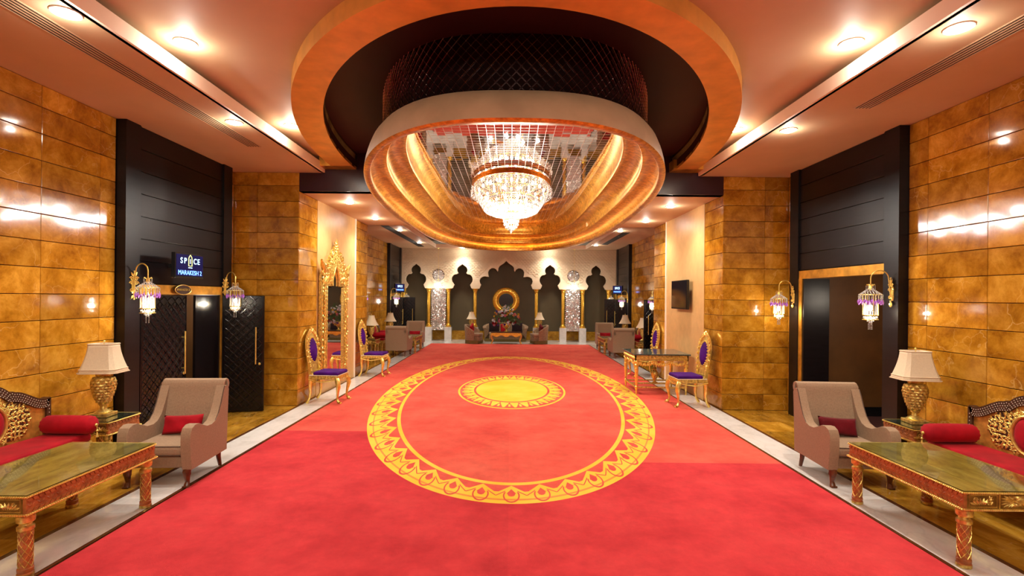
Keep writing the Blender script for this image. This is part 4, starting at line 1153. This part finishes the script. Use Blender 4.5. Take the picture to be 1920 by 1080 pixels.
# throne chair
def make_throne(label,loc,rz):
    t=thing('throne_chair',label,'chair',loc,rz)   # faces -Y, width .56 (x), depth .66
    hw=.27
    m=MB(); m.box(-hw,hw,-.30,.28,.47,.545); 
    m.build('seat_frame',M['oldgold'],t,smooth=False,bevel=.008)
    m=MB()
    for y in (-.302,):
        for i in range(9):
            x=-hw+.03+.06*i; spiral(m,(x,y,.505),.022,1.2,(-1)**i,.006,'xz',0,8)
        for i in range(5): leaf(m,(-.16+.08*i,y,.48),.05,.03,-PI/2,'xz',.01)
        m.tube([(-hw,y,.47),(-.13,y,.445),(0,y,.42),(.13,y,.445),(hw,y,.47)],.011,5)
    for sx in (-1,1):
        for i in range(9):
            y=-.27+.065*i; spiral(m,(sx*(hw+.002),y,.505),.022,1.2,(-1)**i,.006,'yz',0,8)
        m.tube([(sx*(hw+.002),-.30,.47),(sx*(hw+.002),-.12,.44),(sx*(hw+.002),.02,.42),(sx*(hw+.002),.15,.44),(sx*(hw+.002),.28,.47)],.011,5)
    m.build('carved_apron',M['gold'],t,kind='stuff')
    m=MB(); m.tube([(-hw-.002,-.305,.55),(hw+.002,-.305,.55),(hw+.002,.26,.55),(-hw-.002,.26,.55)],.006,5,closed=True); m.build('nail_trim',M['ivory'],t)
    m=MB(); m.box(-hw+.01,hw-.01,-.30,.20,.54,.615); m.build('seat_cushion',M['purple'],t,bevel=.035,seg=4)
    for sx in (-1,1):
        m=MB(); x=sx*(hw-.03)
        P=[(x,-.27,.48),(x+sx*.03,-.30,.42),(x+sx*.035,-.315,.34),(x+sx*.01,-.295,.22),(x-sx*.005,-.28,.10),(x+sx*.005,-.30,.045),(x+sx*.012,-.33,.025)]
        m.tube(P,[.045,.05,.042,.027,.02,.026,.038],10)
        for k in range(4): m.ball((x+sx*.012-.027+.018*k,-.355,.016),.016,7,5)
        spiral(m,(x+sx*.03,-.335,.42),.03,1.2,sx,.008,'xz',0,9)
        for k in range(3): leaf(m,(x+sx*.02,-.34,.40),.12,.03,-PI/2+.25*(k-1),'xz',.012)
        m.build('leg',M['gold'],t)
        m=MB(); P=[(x,.25,.48),(x,.26,.36),(x,.25,.22),(x,.27,.10),(x,.31,.03),(x,.325,.012)]
        m.tube(P,[.035,.034,.026,.022,.028,.03],8); m.build('leg',M['gold'],t)
    # back: tilted by a little
    B=T(0,.27,.52)@Rx(-.12)
    w2=.25
    def outl(q):   # full outline of back frame, q 0..1 from left foot over crest to right foot
        pts=[(-.19,.06),(-.20,.16),(-.23,.30),(-.25,.45),(-.245,.60),(-.21,.72),(-.15,.80),(-.08,.855),(0,.90),(.08,.855),(.15,.80),(.21,.72),(.245,.60),(.25,.45),(.23,.30),(.20,.16),(.19,.06)]
        f=q*(len(pts)-1); i=min(int(f),len(pts)-2); u=f-i
        return (pts[i][0]+(pts[i+1][0]-pts[i][0])*u, pts[i][1]+(pts[i+1][1]-pts[i][1])*u)
    O=[outl(i/48) for i in range(49)]
    I=[(.165*math.cos(a)*1.0,.50+.245*math.sin(a)) for a in [-2.2-(2*PI-4.4+4.4-1.88)*0+ (PI+.94 - i*(2*PI-1.26)/48 +2.2) for i in range(49)]]
    m=MB(); Iv=[(.155*math.sin(2*PI*(i/48-.5)*.86),.50+.235*math.cos(2*PI*(i/48-.5)*.86)) for i in range(49)]
    v=[(x,-.02,z) for x,z in O]+[(x,-.02,z) for x,z in Iv]+[(x,.02,z) for x,z in O]+[(x,.02,z) for x,z in Iv]; f=[]
    for i in range(48): f+=[(i,i+1,i+50,i+49),(i+98,i+147,i+148,i+99),(i,i+98,i+99,i+1),(i+49,i+50,i+148,i+147)]
    m.add(v,f,B)
    m.box(-.17,.17,-.02,.02,.055,.09,B); m.box(-.185,.185,-.022,.022,.225,.262,B)
    m.box(-.20,-.155,-.03,.03,-.10,.25,B); m.box(.155,.20,-.03,.03,-.10,.25,B)
    for k in range(8): m.tube([(-.12+.034*k,0,.09),(-.12+.034*k+.008*(-1)**k,0,.16),(-.12+.034*k,0,.23)],[.008,.013,.008],6,M=B)
    m.build('back_frame',M['gold'],t,smooth=False)
    m=MB()
    for i in range(0,49,2):
        x,z=O[i]; a=math.atan2(z-.48,x)
        q=MB(); spiral(q,(x*1.02,-.03,z+.0),.036,1.25,1 if x<0 else -1,.012,'xz',a,10); m.add(q.v,q.f,B)
        q=MB(); leaf(q,(x,-.025,z),.06,.035,a,'xz',.016); m.add(q.v,q.f,B)
    for k in range(7):
        q=MB(); leaf(q,(0,-.03,.86),.10-.012*abs(k-3),.035,PI/2+(k-3)*.4,'xz',.016); m.add(q.v,q.f,B)
    for sx in (-1,1):
        q=MB(); spiral(q,(sx*.07,-.03,.86),.045,1.4,sx,.013,'xz',PI/2,12); spiral(q,(sx*.15,-.03,.79),.04,1.4,sx,.012,'xz',PI/2,12); m.add(q.v,q.f,B)
    m.ball((0,-.03,.86),.03,8,6,M=B)
    for i in range(24):
        a=2*PI*i/24; m.ball((.165*math.cos(a),-.026,.50+.245*math.sin(a)),.013,6,5,M=B)
    m.build('back_carving',M['gold'],t,kind='stuff')
    m=MB(); v=[(0,-.065,.50)]; f=[]
    for i in range(1,6):
        q=i/5
        for k in range(24): a=2*PI*k/24; v.append((.158*q*math.cos(a),-.015-.05*math.sqrt(max(0,1-q*q)),.50+.238*q*math.sin(a)))
    for k in range(24): f.append((0,1+k,1+(k+1)%24))
    for i in range(4):
        for k in range(24): a=1+i*24+k;b=1+i*24+(k+1)%24; f.append((a,a+24,b+24,b))
    m.add(v,f,B); m.add([(.158*math.cos(2*PI*k/24),.018,.50+.238*math.sin(2*PI*k/24)) for k in range(24)],[tuple(range(24))],B)
    m.build('back_pad',M['purple'],t); return t
th=make_throne('gilt throne chair with purple velvet, nearest on the left beside the tall mirror',(-3.60,9.95,0),PI/2-.05)
dup(th,(-3.58,13.25,0),PI/2-.05,'gilt throne chair with purple velvet, farther on the left beyond the tall mirror')
dup(th,(3.53,9.92,0),-PI/2+.05,'gilt throne chair with purple velvet, in front of the gilt console table')
dup(th,(3.60,13.5,0),-PI/2+.05,'gilt throne chair with purple velvet, behind the gilt console table')

# console table
t=thing('console_table','gilt carved console table with dark marble top on the right','table',(3.31,11.45,0),0)
hx,hy,h=.60,.56,.89
m=MB(); m.box(-hx-.02,hx+.02,-hy-.02,hy+.02,h-.03,h); m.build('marble_top',M['dtop'],t,smooth=False,bevel=.008)
m=MB(); m.box(-hx+.02,hx-.02,-hy+.02,-hy+.045,h-.15,h-.03); m.box(-hx+.02,hx-.02,hy-.045,hy-.02,h-.15,h-.03); m.box(-hx+.02,-hx+.045,-hy+.02,hy-.02,h-.15,h-.03); m.box(hx-.045,hx-.02,-hy+.02,hy-.02,h-.15,h-.03); m.build('apron',M['oldgold'],t,smooth=False)
m=MB()
for i in range(26):
    x=-hx+.06+(2*hx-.12)*i/25
    spiral(m,(x,-hy+.015,h-.09),.026,1.2,(-1)**i,.007,'xz',0,9); spiral(m,(-hx+.015,x*hy/hx,h-.09),.026,1.2,(-1)**i,.007,'yz',0,9)
    zz=h-.175-.045*abs(math.sin(i/25*PI*3))
    spiral(m,(x,-hy+.015,zz),.028,1.2,(-1)**i,.010,'xz',1,9); spiral(m,(-hx+.015,x*hy/hx,zz),.028,1.2,(-1)**i,.010,'yz',1,9)
    leaf(m,(x,-hy+.012,zz),.06,.04,-PI/2,'xz',.014)
m.build('carved_swags',M['gold'],t,kind='stuff')
for sx in (-1,1):
    for sy in (-1,1):
        m=MB(); m.lathe([(.016,0),(.022,.02),(.016,.05),(.024,.10),(.034,.135),(.034,.175),(.022,.19),(.028,.25),(.040,.52),(.045,.57),(.03,.585),(.05,.61),(.05,.65),(.035,.67),(.045,.70),(.045,.74)],12,T(sx*(hx-.06),sy*(hy-.06),0),fn=lambda a,z:1+(.07*math.cos(6*a) if .2<z<.55 else 0)); m.build('leg',M['gold'],t)
m=MB()
for sy in(-1,1): m.box(-hx+.08,hx-.08,sy*(hy-.06)-.02,sy*(hy-.06)+.02,.14,.17)
for sx in(-1,1): m.box(sx*(hx-.06)-.02,sx*(hx-.06)+.02,-hy+.08,hy-.08,.14,.17)
m.box(-hx+.06,hx-.06,-.05,.05,.15,.175); m.build('stretcher',M['oldgold'],t,smooth=False,bevel=.005)
m=MB(); m.lathe([(.06,.175),(.07,.19),(.03,.21),(.04,.25),(.075,.33),(.08,.40),(.05,.46),(.03,.48),(.05,.50),(.02,.54),(.01,.60)],14); m.build('urn_finial',M['oldgold'],t)

# tall ornate mirror on the left plaster wall: local faces -Y, origin bottom centre
t=thing('ornate_mirror','tall gilt carved mirror with pierced crest leaning on the left peach wall','mirror',(-CXW+.05,11.28,.28),PI/2)
HW=.84
def arch(w_,z0,z1,zt,n=14):
    P=[(-w_,z0),(-w_,z1)]
    for i in range(1,n): a=PI-PI*i/n; P.append((w_*math.cos(a)*1.0,z1+(zt-z1)*(math.sin(a)**.9)))
    P+=[(w_,z1),(w_,z0)]; return P
m=MB(); m.prism([(-.52,.10),(.52,.10),(.52,2.0),(.22,2.0),(.20,2.2),(0,2.5),(-.20,2.2),(-.22,2.0),(-.52,2.0)],-.02,-.012,'xz'); m.build('glass',M['mirror'],t,smooth=False)
m=MB()
for s in (-1,1):
    m.box(s*.50,s*.60,-.05,.03,.06,2.06); m.box(s*.74,s*.84,-.04,.03,.15,2.15)
    m.box(s*.60,s*.74,-.02,.03,.10,2.1)
m.box(-.84,.84,-.05,.03,0,.11)
m.prism([(-.84,2.1),(-.82,2.3),(-.55,2.38),(-.30,2.55),(0,2.95),(.30,2.55),(.55,2.38),(.82,2.3),(.84,2.1),(.55,2.02),(.22,2.02),(.20,2.2),(.1,2.38),(0,2.5),(-.1,2.38),(-.20,2.2),(-.22,2.02),(-.55,2.02)],-.03,.03,'xz')
m.build('frame',M['oldgold'],t,smooth=False,bevel=.01)
m=MB(); rnd=random.Random(5)
for s in (-1,1):
    for k in range(24):
        z=.16+k*.085; spiral(m,(s*.67,-.05,z),.055,1.3,s*(-1)**k,.016,'xz',rnd.uniform(0,6),10); leaf(m,(s*.79,-.045,z),.08,.04,PI/2+rnd.uniform(-.7,.7),'xz',.02); leaf(m,(s*.55,-.055,z),.07,.03,PI/2,'xz',.012)
    for k in range(5): spiral(m,(s*(.78-.13*k),-.05,2.30+.10*k+ (.05 if k>2 else 0)),.085,1.4,s*(-1)**k,.022,'xz',k,12)
    for k in range(7): leaf(m,(s*(.25+.09*k),-.05,2.15+.02*math.sin(k)),.13,.06,PI/2+s*.3*(k-3),'xz',.03)
    m.tube([(s*.22,-.05,2.03),(s*.21,-.05,2.2),(s*.11,-.05,2.38),(0,-.05,2.5)],.022,6)
    # bird-like finials at the shoulders
    m.tube([(s*.70,-.04,2.33),(s*.80,-.05,2.45),(s*.92,-.06,2.56),(s*.86,-.05,2.50)],[.05,.06,.02,.01],8); leaf(m,(s*.72,-.04,2.40),.22,.10,PI/2-s*.9,'xz',.03)
for k in range(8):
    z=2.56+.06*k; wd=.20*(1-k/8)
    for s in (-1,1): spiral(m,(s*wd,-.05,z),.055,1.3,s,.016,'xz',k,10)
    leaf(m,(0,-.05,z),.12,.07,PI/2,'xz',.03)
def pedw(z):
    K_=[(2.08,.82),(2.30,.78),(2.38,.55),(2.55,.32),(2.75,.16),(2.95,.03)]
    for (a,wa),(b,wb) in zip(K_[:-1],K_[1:]):
        if a<=z<=b: return wa+(wb-wa)*(z-a)/(b-a)
    return 0
z=2.10
while z<2.93:
    x=-.80
    while x<.81:
        inn=.25 if z<2.2 else max(0,.22*(2.53-z)/.33)
        if abs(x)<pedw(z) and abs(x)>inn:
            spiral(m,(x,-.055,z),.042,1.3,1 if x<0 else -1,.012,'xz',rnd.uniform(0,6),9); leaf(m,(x,-.05,z),.07,.035,rnd.uniform(.3,2.8),'xz',.025)
        x+=.075
    z+=.07
m.ball((0,-.03,3.0),.035,8,6)
m.build('pierced_carving',M['gold'],t,kind='stuff')

# ---------------------------------------------------------------- far end: arcade wall
BC=-.21
m=MB(); m.box(-5.5,5.3,YB,YB+.2,0,ZB); struct(m.build('wall_back',M['olive'],smooth=False))
m=MB(); m.box(-5.3,5.1,YB-.04,YB-.005,0,.42); m.box(-5.3,5.1,YB-.05,YB-.004,.42,.44); struct(m.build('baseboard_back',M['floor'],smooth=False))
K=.00443
small=[(102,448),(91,400),(106,350),(97,310),(72,295),(45,290),(50,250),(37,225),(0,193)]
small=[(102,448),(90,425),(84,408),(96,392),(108,372),(112,350),(106,325),(92,305),(74,296),(58,295),(44,284),(52,268),(55,250),(51,232),(40,216),(20,202),(0,186)]
bigc=[(284,448),(272,420),(266,405),(278,388),(283,362),(274,336),(252,320),(225,315),(200,320),(184,320),(190,300),(193,270),(180,243),(157,228),(132,226),(108,238),(92,264),(84,250),(83,225),(72,205),(50,190),(25,173),(0,148)]
def zz_(y): return 2.48+(448-y)*K
cuts=[(-4.47,small),(-2.28,small),(BC,bigc),(1.86,small),(4.04,small)]
poly=[(-5.18,2.48)]
for c,sh in cuts:
    for dx,y in sh: poly.append((c-dx*K,zz_(y)))
    for dx,y in sh[::-1][1:]: poly.append((c+dx*K,zz_(y)))
poly+=[(5.0,2.48),(5.0,ZB),(-5.18,ZB)]
# drop degenerate end points where the first cut starts
m=MB(); m.prism(poly,23.62,23.86,'xz'); AR=m.build('wall_back_arcade',M['cream'],smooth=False); struct(AR)
# raised lattice relief
def near_cut(x,z):
    if z<2.85: return True
    for c,sh in cuts:
        k=MB
        for dx,y in sh:
            for s in(-1,1):
                if math.hypot(x-(c+s*dx*K),z-zz_(y))<.19: return True
        for i in range(len(sh)-1):
            pass
        # inside the opening
        for (dx0,y0),(dx1,y1) in zip(sh[:-1],sh[1:]):
            lo,hi=sorted((zz_(y0),zz_(y1)))
            if lo<=z<=hi and abs(x-c)<max(dx0,dx1)*K+.14: return True
    return False
m=MB(); st_=.155; k=0; z=2.9
while z<ZB-.05:
    x=-5.05+(st_/2 if k%2 else 0)
    while x<4.95:
        if not near_cut(x,z):
            pts=[]
            for i in range(12):
                a=2*PI*i/12; r=.105*(1+.12*math.cos(6*a)); pts.append((min(max(x+r*math.cos(a),-5.15),4.97),23.618,min(z+r*math.sin(a),ZB-.01)))
            m.tube(pts,.010,3,closed=True)
        x+=st_
    z+=st_/2; k+=1
m.build('lattice_relief',M['cream'],AR,kind='stuff')
# columns with pedestals
colx=[-5.05,-3.86,-2.93,-1.67,1.23,2.49,3.42,4.64]
names=['leftmost gold column of the arcade, by the black doors','gold column left of the left mosaic panel','gold column right of the left mosaic panel','gold column left of the oval mirror','gold column right of the oval mirror','gold column left of the right mosaic panel','gold column right of the right mosaic panel','rightmost gold column of the arcade, by the black doors']
c0_=None
for x,nm in zip(colx,names):
    if c0_ is None:
        c0_=thing('gold_column',nm+', on a white marble pedestal','column',(x,23.74,0))
        m=MB(); m.box(-.16,.16,-.16,.16,.0,.66); m.build('marble_pedestal',M['white'],c0_,smooth=False,bevel=.004)
        m=MB(); m.lathe([(.13,.66),(.14,.69),(.14,.72),(.10,.75),(.105,.78),(.085,.80),(.08,.84)],18); m.build('column_base',M['goldcol'],c0_)
        m=MB(); m.lathe([(.08,.84),(.078,2.25)],18); m.build('shaft',M['goldcol'],c0_)
        m=MB(); m.lathe([(.08,2.25),(.10,2.27),(.08,2.29),(.085,2.32),(.10,2.36),(.095,2.38),(.12,2.42),(.13,2.479)],18); m.build('capital',M['goldcol'],c0_)
    else: dup(c0_,(x,23.74,0),0,nm+', on a white marble pedestal')
# mosaic panels
for x,nm in ((-3.395,'left'),(2.955,'right')):
    t=thing('mosaic_panel','sparkling round-piece mirror mosaic panel with disc top, %s of the oval mirror'%nm,'wall panel',(x,23.75,0))
    m=MB(); m.box(-.36,.36,.0,.02,.50,2.48); m.build('backing',M['dwood'],t,smooth=False)
    m=MB(); m.prism([(.28*math.cos(2*PI*i/28),3.10+.28*math.sin(2*PI*i/28)) for i in range(28)],-.16,-.14,'xz'); m.build('disc_backing',M['dwood'],t,smooth=False)
    m=MB(); rnd=random.Random(9)
    def disc(cx,cz,y):
        Mx=T(cx,y,cz)@Rz(rnd.uniform(-.25,.25))@Rx(rnd.uniform(-.25,.25))
        m.add([(.026*math.cos(2*PI*k/8),0,.026*math.sin(2*PI*k/8)) for k in range(8)],[tuple(range(8))],Mx)
    k=0; z=.53
    while z<2.46:
        xx=-.335+(.0275 if k%2 else 0)
        while xx<.345: disc(xx,z,-.012); xx+=.055
        z+=.048; k+=1
    k=0; z=2.84
    while z<3.37:
        xx=-.27+(.0275 if k%2 else 0)
        while xx<.28:
            if xx*xx+(z-3.10)**2<.26**2: disc(xx,z,-.172)
            xx+=.055
        z+=.048; k+=1
    m.build('mirror_mosaic',M['mosaic'],t,smooth=False,kind='stuff')
    h=thing('hanging_chandelier','small crystal chandelier on a long chain before the %s mosaic panel'%nm,'chandelier',(x+.02,23.42,0))
    m=MB()
    z=2.95
    while z<ZB-.03: m.tube([(0,.012*math.cos(2*PI*i/8),z+.02*math.sin(2*PI*i/8)) if int(z*20)%2 else (.012*math.cos(2*PI*i/8),0,z+.02*math.sin(2*PI*i/8)) for i in range(8)],.003,3,closed=True); z+=.036
    m.lathe([(.03,ZB-.03),(.06,ZB-.002)],12); m.build('chain',M['gold'],h)
    m=MB()
    for r,z in ((.10,2.88),(.20,2.72),(.16,2.45)): m.tube([(r*math.cos(2*PI*i/20),r*math.sin(2*PI*i/20),z) for i in range(20)],.006,4,closed=True)
    m.tube([(0,0,2.96),(0,0,2.4)],.008,5); m.build('gilt_frame',M['gold'],h)
    m=MB()
    for r,z0,n,l in ((.10,2.88,14,4),(.20,2.72,26,5),(.16,2.52,20,4),(.10,2.40,12,3)):
        for k in range(n):
            a=2*PI*k/n
            for j in range(l): m.octa((r*math.cos(a),r*math.sin(a),z0-.03*j),.012,.015)
    m.build('crystal_strands',M['crystal'],h,kind='stuff')
    m=MB()
    for k in range(5): a=2*PI*k/5; m.ball((.10*math.cos(a),.10*math.sin(a),2.62),.02,6,5)
    m.ball((0,0,2.42),.025,6,5); m.build('bulbs',M['bulb'],h)
    l=bpy.data.lights.new('glow','POINT'); l.energy=30; l.color=NEUT; l.shadow_soft_size=.08
    q=bpy.data.objects.new('glow',l); C.objects.link(q); q.location=(x,23.1,2.55)
# oval gilt mirror
t=thing('round_mirror','round mirror in a wide carved gold frame on the olive back wall','mirror',(BC,YB-.002,1.92))
m=MB(); n=40
v=[];f=[]
for (r,y) in ((.36,.0),(.36,-.02),(.42,-.06),(.54,-.07),(.64,-.04),(.67,.0)):
    for k in range(n): a=2*PI*k/n; v.append((r*math.cos(a)*1.0,y,r*math.sin(a)*.97))
for i in range(5):
    for k in range(n): a=i*n+k;b=i*n+(k+1)%n; f.append((a,b,b+n,a+n))
m.add(v,f); fr_=m.build('frame',M['goldcol'],t)
m=MB()
for k in range(40):
    a=2*PI*k/40
    for r in (.43,.53,.62): spiral(m,(r*math.cos(a),-.075,r*math.sin(a)*.97),.028,1.2,(-1)**k,.009,'xz',a,8)
m.build('frame_carving',M['goldcol'],t,kind='stuff')
m=MB(); m.add([(.37*math.cos(2*PI*k/n),-.012,.36*math.sin(2*PI*k/n)) for k in range(n)],[tuple(range(n))]); m.build('glass',M['mirror'],t,smooth=False)

# tub chairs + sofa
def tub(name,label,loc,rz,hw,dp,mat_out,cat,hback=.83,harm=.55):
    t=thing(name,label,cat,loc,rz)   # faces -Y
    n=28
    def ringp(r): 
        P=[]
        for i in range(n+1):
            a=PI*(-.08)+PI*1.16*i/n
            P.append((math.cos(a)*hw*r[0],math.sin(a)*dp*r[1]-.02,i/n))
        return P
    lev=[(1.0,1.0,.14,0),(1.03,1.03,.45,0),(1.10,1.12,1.0,1),(1.05,1.07,1.03,1),(.92,.90,1.0,1),(.80,.78,.42,0)]
    v=[];f=[]
    for (a,b,q,top) in lev:
        for (x,y,u) in ringp((a,b)):
            s_=math.sin(PI*min(max(u,0),1)); zt=harm+(hback-harm)*s_**.8
            z=q if not top else zt*q
            v.append((x,y,z))
    for i in range(len(lev)-1):
        for k in range(n): a=i*(n+1)+k; f.append((a,a+1,a+n+2,a+n+1))
    f.append(tuple(i*(n+1) for i in range(len(lev)))); f.append(tuple(i*(n+1)+n for i in range(len(lev)))[::-1])
    m=MB(); m.add(v,f); m.build('tub_shell',mat_out,t,ang=50)
    m=MB(); m.box(-hw*.78,hw*.78,-dp*.75,dp*.5,.12,.33); m.build('seat_base',M['ftan2'],t,bevel=.03)
    m=MB(); m.box(-hw*.78,hw*.78,-dp*.80,dp*.5,.33,.46); m.build('seat_cushion',M['ftan'],t,bevel=.04,seg=3)
    m=MB(); P=[(x*1.01,y*1.01) for x,y,u in ringp((1.0,1.0))]+[(-hw*.95,-dp*.72),(hw*.95,-dp*.72)]
    N_=len(P); v=[(x,y,.01) for x,y in P]+[(x,y,.16) for x,y in P]; m.add(v,[(i,(i+1)%N_,(i+1)%N_+N_,i+N_) for i in range(N_)]); m.build('fringe_skirt',M['fring'],t); return t
tc_=tub('tub_chair','rounded taupe tub armchair with red cushion, left of the gilt low table',(-1.62,22.62,0),PI/2-.25,.40,.42,M['ftan2'],'armchair')
dup(tc_,(1.30,22.70,0),-PI/2+.25,'rounded taupe tub armchair with red cushion, right of the gilt low table')
tub('sofa','curved taupe sofa with fringed base under the round mirror','%s'and(-.22,23.75,0),0,.98,.42,M['ftan2'],'sofa',.86,.62)
pil=[((-.75,23.62,.65),.24,.22,M['plum'],'dark aubergine square cushion at the left end of the far sofa'),
     ((.33,23.62,.65),.24,.22,M['plum'],'dark aubergine square cushion at the right end of the far sofa'),
     ((-.33,23.68,.62),.12,.20,M['red'],'red cushion in the middle of the far sofa, behind the vase'),]
for loc,w_,h_,mt,lab in pil: make_pillow('cushion',lab,loc,(-.2,0,0),mt,w_,h_,.07)
make_pillow('cushion','red cushion standing in the left tub chair',(-1.72,22.60,.66),(0,-.35,1.3),M['red'],.19,.19,.06)
make_pillow('cushion','dark red cushion standing in the right tub chair',(1.40,22.70,.66),(0,.35,-1.3),M['dred'],.19,.19,.06)
# gilt low table
t=thing('low_table','gilt low table with carved scalloped apron and cabriole legs, before the far sofa','table',(-.17,22.60,0))
m=MB(); m.box(-.68,.68,-.34,.34,.50,.53); m.build('table_top',M['dwood'],t,smooth=False,bevel=.006)
ap=[(-.66,.50)]+[(-.66+1.32*i/24,.36+.04*math.cos(i/24*PI*6)-.0*abs(i-12)) for i in range(25)]+[(.66,.50)]
m=MB(); m.prism(ap,-.335,-.31,'xz'); m.prism(ap,.31,.335,'xz'); m.build('apron',M['goldcol'],t,smooth=False)
m=MB()
for i in range(18): spiral(m,(-.62+1.24*i/17,-.34,.44),.032,1.2,(-1)**i,.010,'xz',0,8)
m.build('apron_carving',M['gold'],t,kind='stuff')
for sx in(-1,1):
    for sy in(-1,1):
        m=MB(); x=sx*.62;y=sy*.29; m.tube([(x,y,.48),(x+sx*.05,y,.40),(x+sx*.04,y,.28),(x-sx*.02,y,.14),(x+sx*.03,y,.04),(x+sx*.07,y,.02)],[.05,.05,.035,.025,.03,.03],8); m.build('leg',M['gold'],t)
# vase + bouquet
t=thing('flower_vase','gold vase with a big mixed bouquet on the far gilt low table','vase',(-.17,22.60,.53))
m=MB(); m.lathe([(.09,0),(.10,.02),(.04,.05),(.035,.10),(.07,.16),(.10,.24),(.11,.30),(.085,.36),(.12,.40)],16,cap=False)
for s in(-1,1): m.tube([(s*.08,0,.18),(s*.15,0,.24),(s*.14,0,.32),(s*.09,0,.35)],.012,6)
m.build('vase_body',M['gold'],t)
rnd=random.Random(21); m=MB()
for k in range(240):
    a=rnd.uniform(0,2*PI); e=rnd.uniform(-.25,1.4); R_l=rnd.uniform(.25,.62)
    c=(R_l*math.cos(a)*math.cos(e)*1.05,R_l*math.sin(a)*math.cos(e)*.7,.50+R_l*math.sin(e)*1.15)
    q=MB(); leaf(q,(0,0,0),rnd.uniform(.08,.16),.04,rnd.uniform(0,6),'xz',.01); m.add(q.v,q.f,T(*c)@Rz(rnd.uniform(0,6)))
for k in range(26):
    a=rnd.uniform(0,2*PI); e=rnd.uniform(0,1.5); m.tube([(0,0,.30),(.6*math.cos(a)*math.cos(e),.4*math.sin(a)*math.cos(e),.5+.6*math.sin(e))],.005,3)
m.build('foliage',M['green'],t,kind='stuff')
fcols=[('crimson_petals',(.35,.01,.015)),('violet_petals',(.20,.08,.38)),('yellow_petals',(.85,.55,.06)),('white_petals',(.85,.82,.88)),('peach_petals',(.85,.42,.22)),('blue_petals',(.15,.14,.45)),('pink_petals',(.75,.25,.35))]
fmesh=[]
for nm,c in fcols:
    mt=simple(nm,c,.6,var=.2); q=MB()
    for lay in range(3):
        for k in range(6):
            a=2*PI*(k+.5*lay)/6; tl=.35+.4*lay
            q.add([(0,0,0),(.035,-.028,.01),(.065,0,.02),(.035,.028,.01)],[(0,1,2,3)],Rz(a)@Ry(-tl))
    q.ball((0,0,.012),.018,6,4); me_=q.mesh('flower'); me_.materials.append(mt); fmesh.append(me_)
for k in range(95):
    while 1:
        a=rnd.uniform(PI,2*PI) if rnd.random()<.8 else rnd.uniform(0,PI); e=rnd.uniform(-.35,1.45); R_l=.44+rnd.uniform(-.12,.14)
        x,y,z=R_l*math.cos(a)*math.cos(e)*1.15,R_l*math.sin(a)*math.cos(e)*.75,.48+R_l*math.sin(e)*1.1
        break
    ci=3 if (e>.9 and rnd.random()<.7) else rnd.randrange(7)
    o=bpy.data.objects.new('flower',fmesh[ci]); C.objects.link(o); o.parent=t; o.location=(x,y,z)
    o.rotation_euler=(PI/2*math.cos(e)*.9+rnd.uniform(-.3,.3),0,rnd.uniform(-.6,.6)); s_=rnd.uniform(.8,1.35); o.scale=(s_,)*3
# lamps and end tables flanking sofa
lr=None
for x,nm in ((-1.80,'left'),(1.37,'right')):
    e=thing('end_table','small round gilt table under the far %s lamp'%nm,'side table',(x,23.35,0))
    m=MB(); m.lathe([(.22,.56),(.24,.58),(.24,.60),(.0,.60)],20); m.build('table_top',M['dwood'],e)
    m=MB(); m.lathe([(.16,0),(.14,.03),(.03,.06),(.03,.50),(.08,.56)],14); m.build('pedestal',M['oldgold'],e)
    urn_lamp('small urn lamp with bell shade on the far end table, %s of the sofa'%nm,(x,23.35,.60),0,True,.92)

# ---------------------------------------------------------------- far bay seating groups
def far_group(s,nm,wx,lampy,chairy):
    dup(st,(s*(wx-.17),18.9,0),-s*PI/2,'red velvet settee in the far %s bay against the stone wall'%nm)
    coffee_table('coffee_table','carved coffee table in the far %s bay between two armchairs'%nm,'table',(s*3.85,19.1,0),0,.80,1.25,.60)
    dup(ac,(s*3.93,17.75,0),PI+s*.05,'tan armchair seen from behind in the far %s bay'%nm)
    dup(ac,(s*3.93,20.65,0),-s*.05,'tan armchair facing the camera in the far %s bay, with red pillow'%nm)
    make_pillow('lumbar_pillow','red lumbar pillow on the far %s armchair that faces the camera'%nm,(s*3.93,20.70,.575),(-.3,0,0),M['red'],.22,.09,.055)
    for y,q in ((17.45,'nearer'),(20.2,'farther')):
        coffee_table('side_table','%s carved side table of the far %s bay'%(q,nm),'side table',(s*(wx-.42),y,0),0,.5,.5,.60,.12,lamp=True,legr=.035)
        urn_lamp('%s bell-shaded urn lamp of the far %s bay'%(q,nm),(s*(wx-.42),y,.60),0,True,.95)
    make_bolster('red bolster on the far end of the settee in the far %s bay'%nm,(s*(wx-.46),19.44,.665),0,-s)
    make_bolster('red bolster on the near end of the settee in the far %s bay'%nm,(s*(wx-.46),18.36,.665),0,-s)
far_group(-1,'left',WXL,0,0)
far_group(1,'right',WXR,0,0)
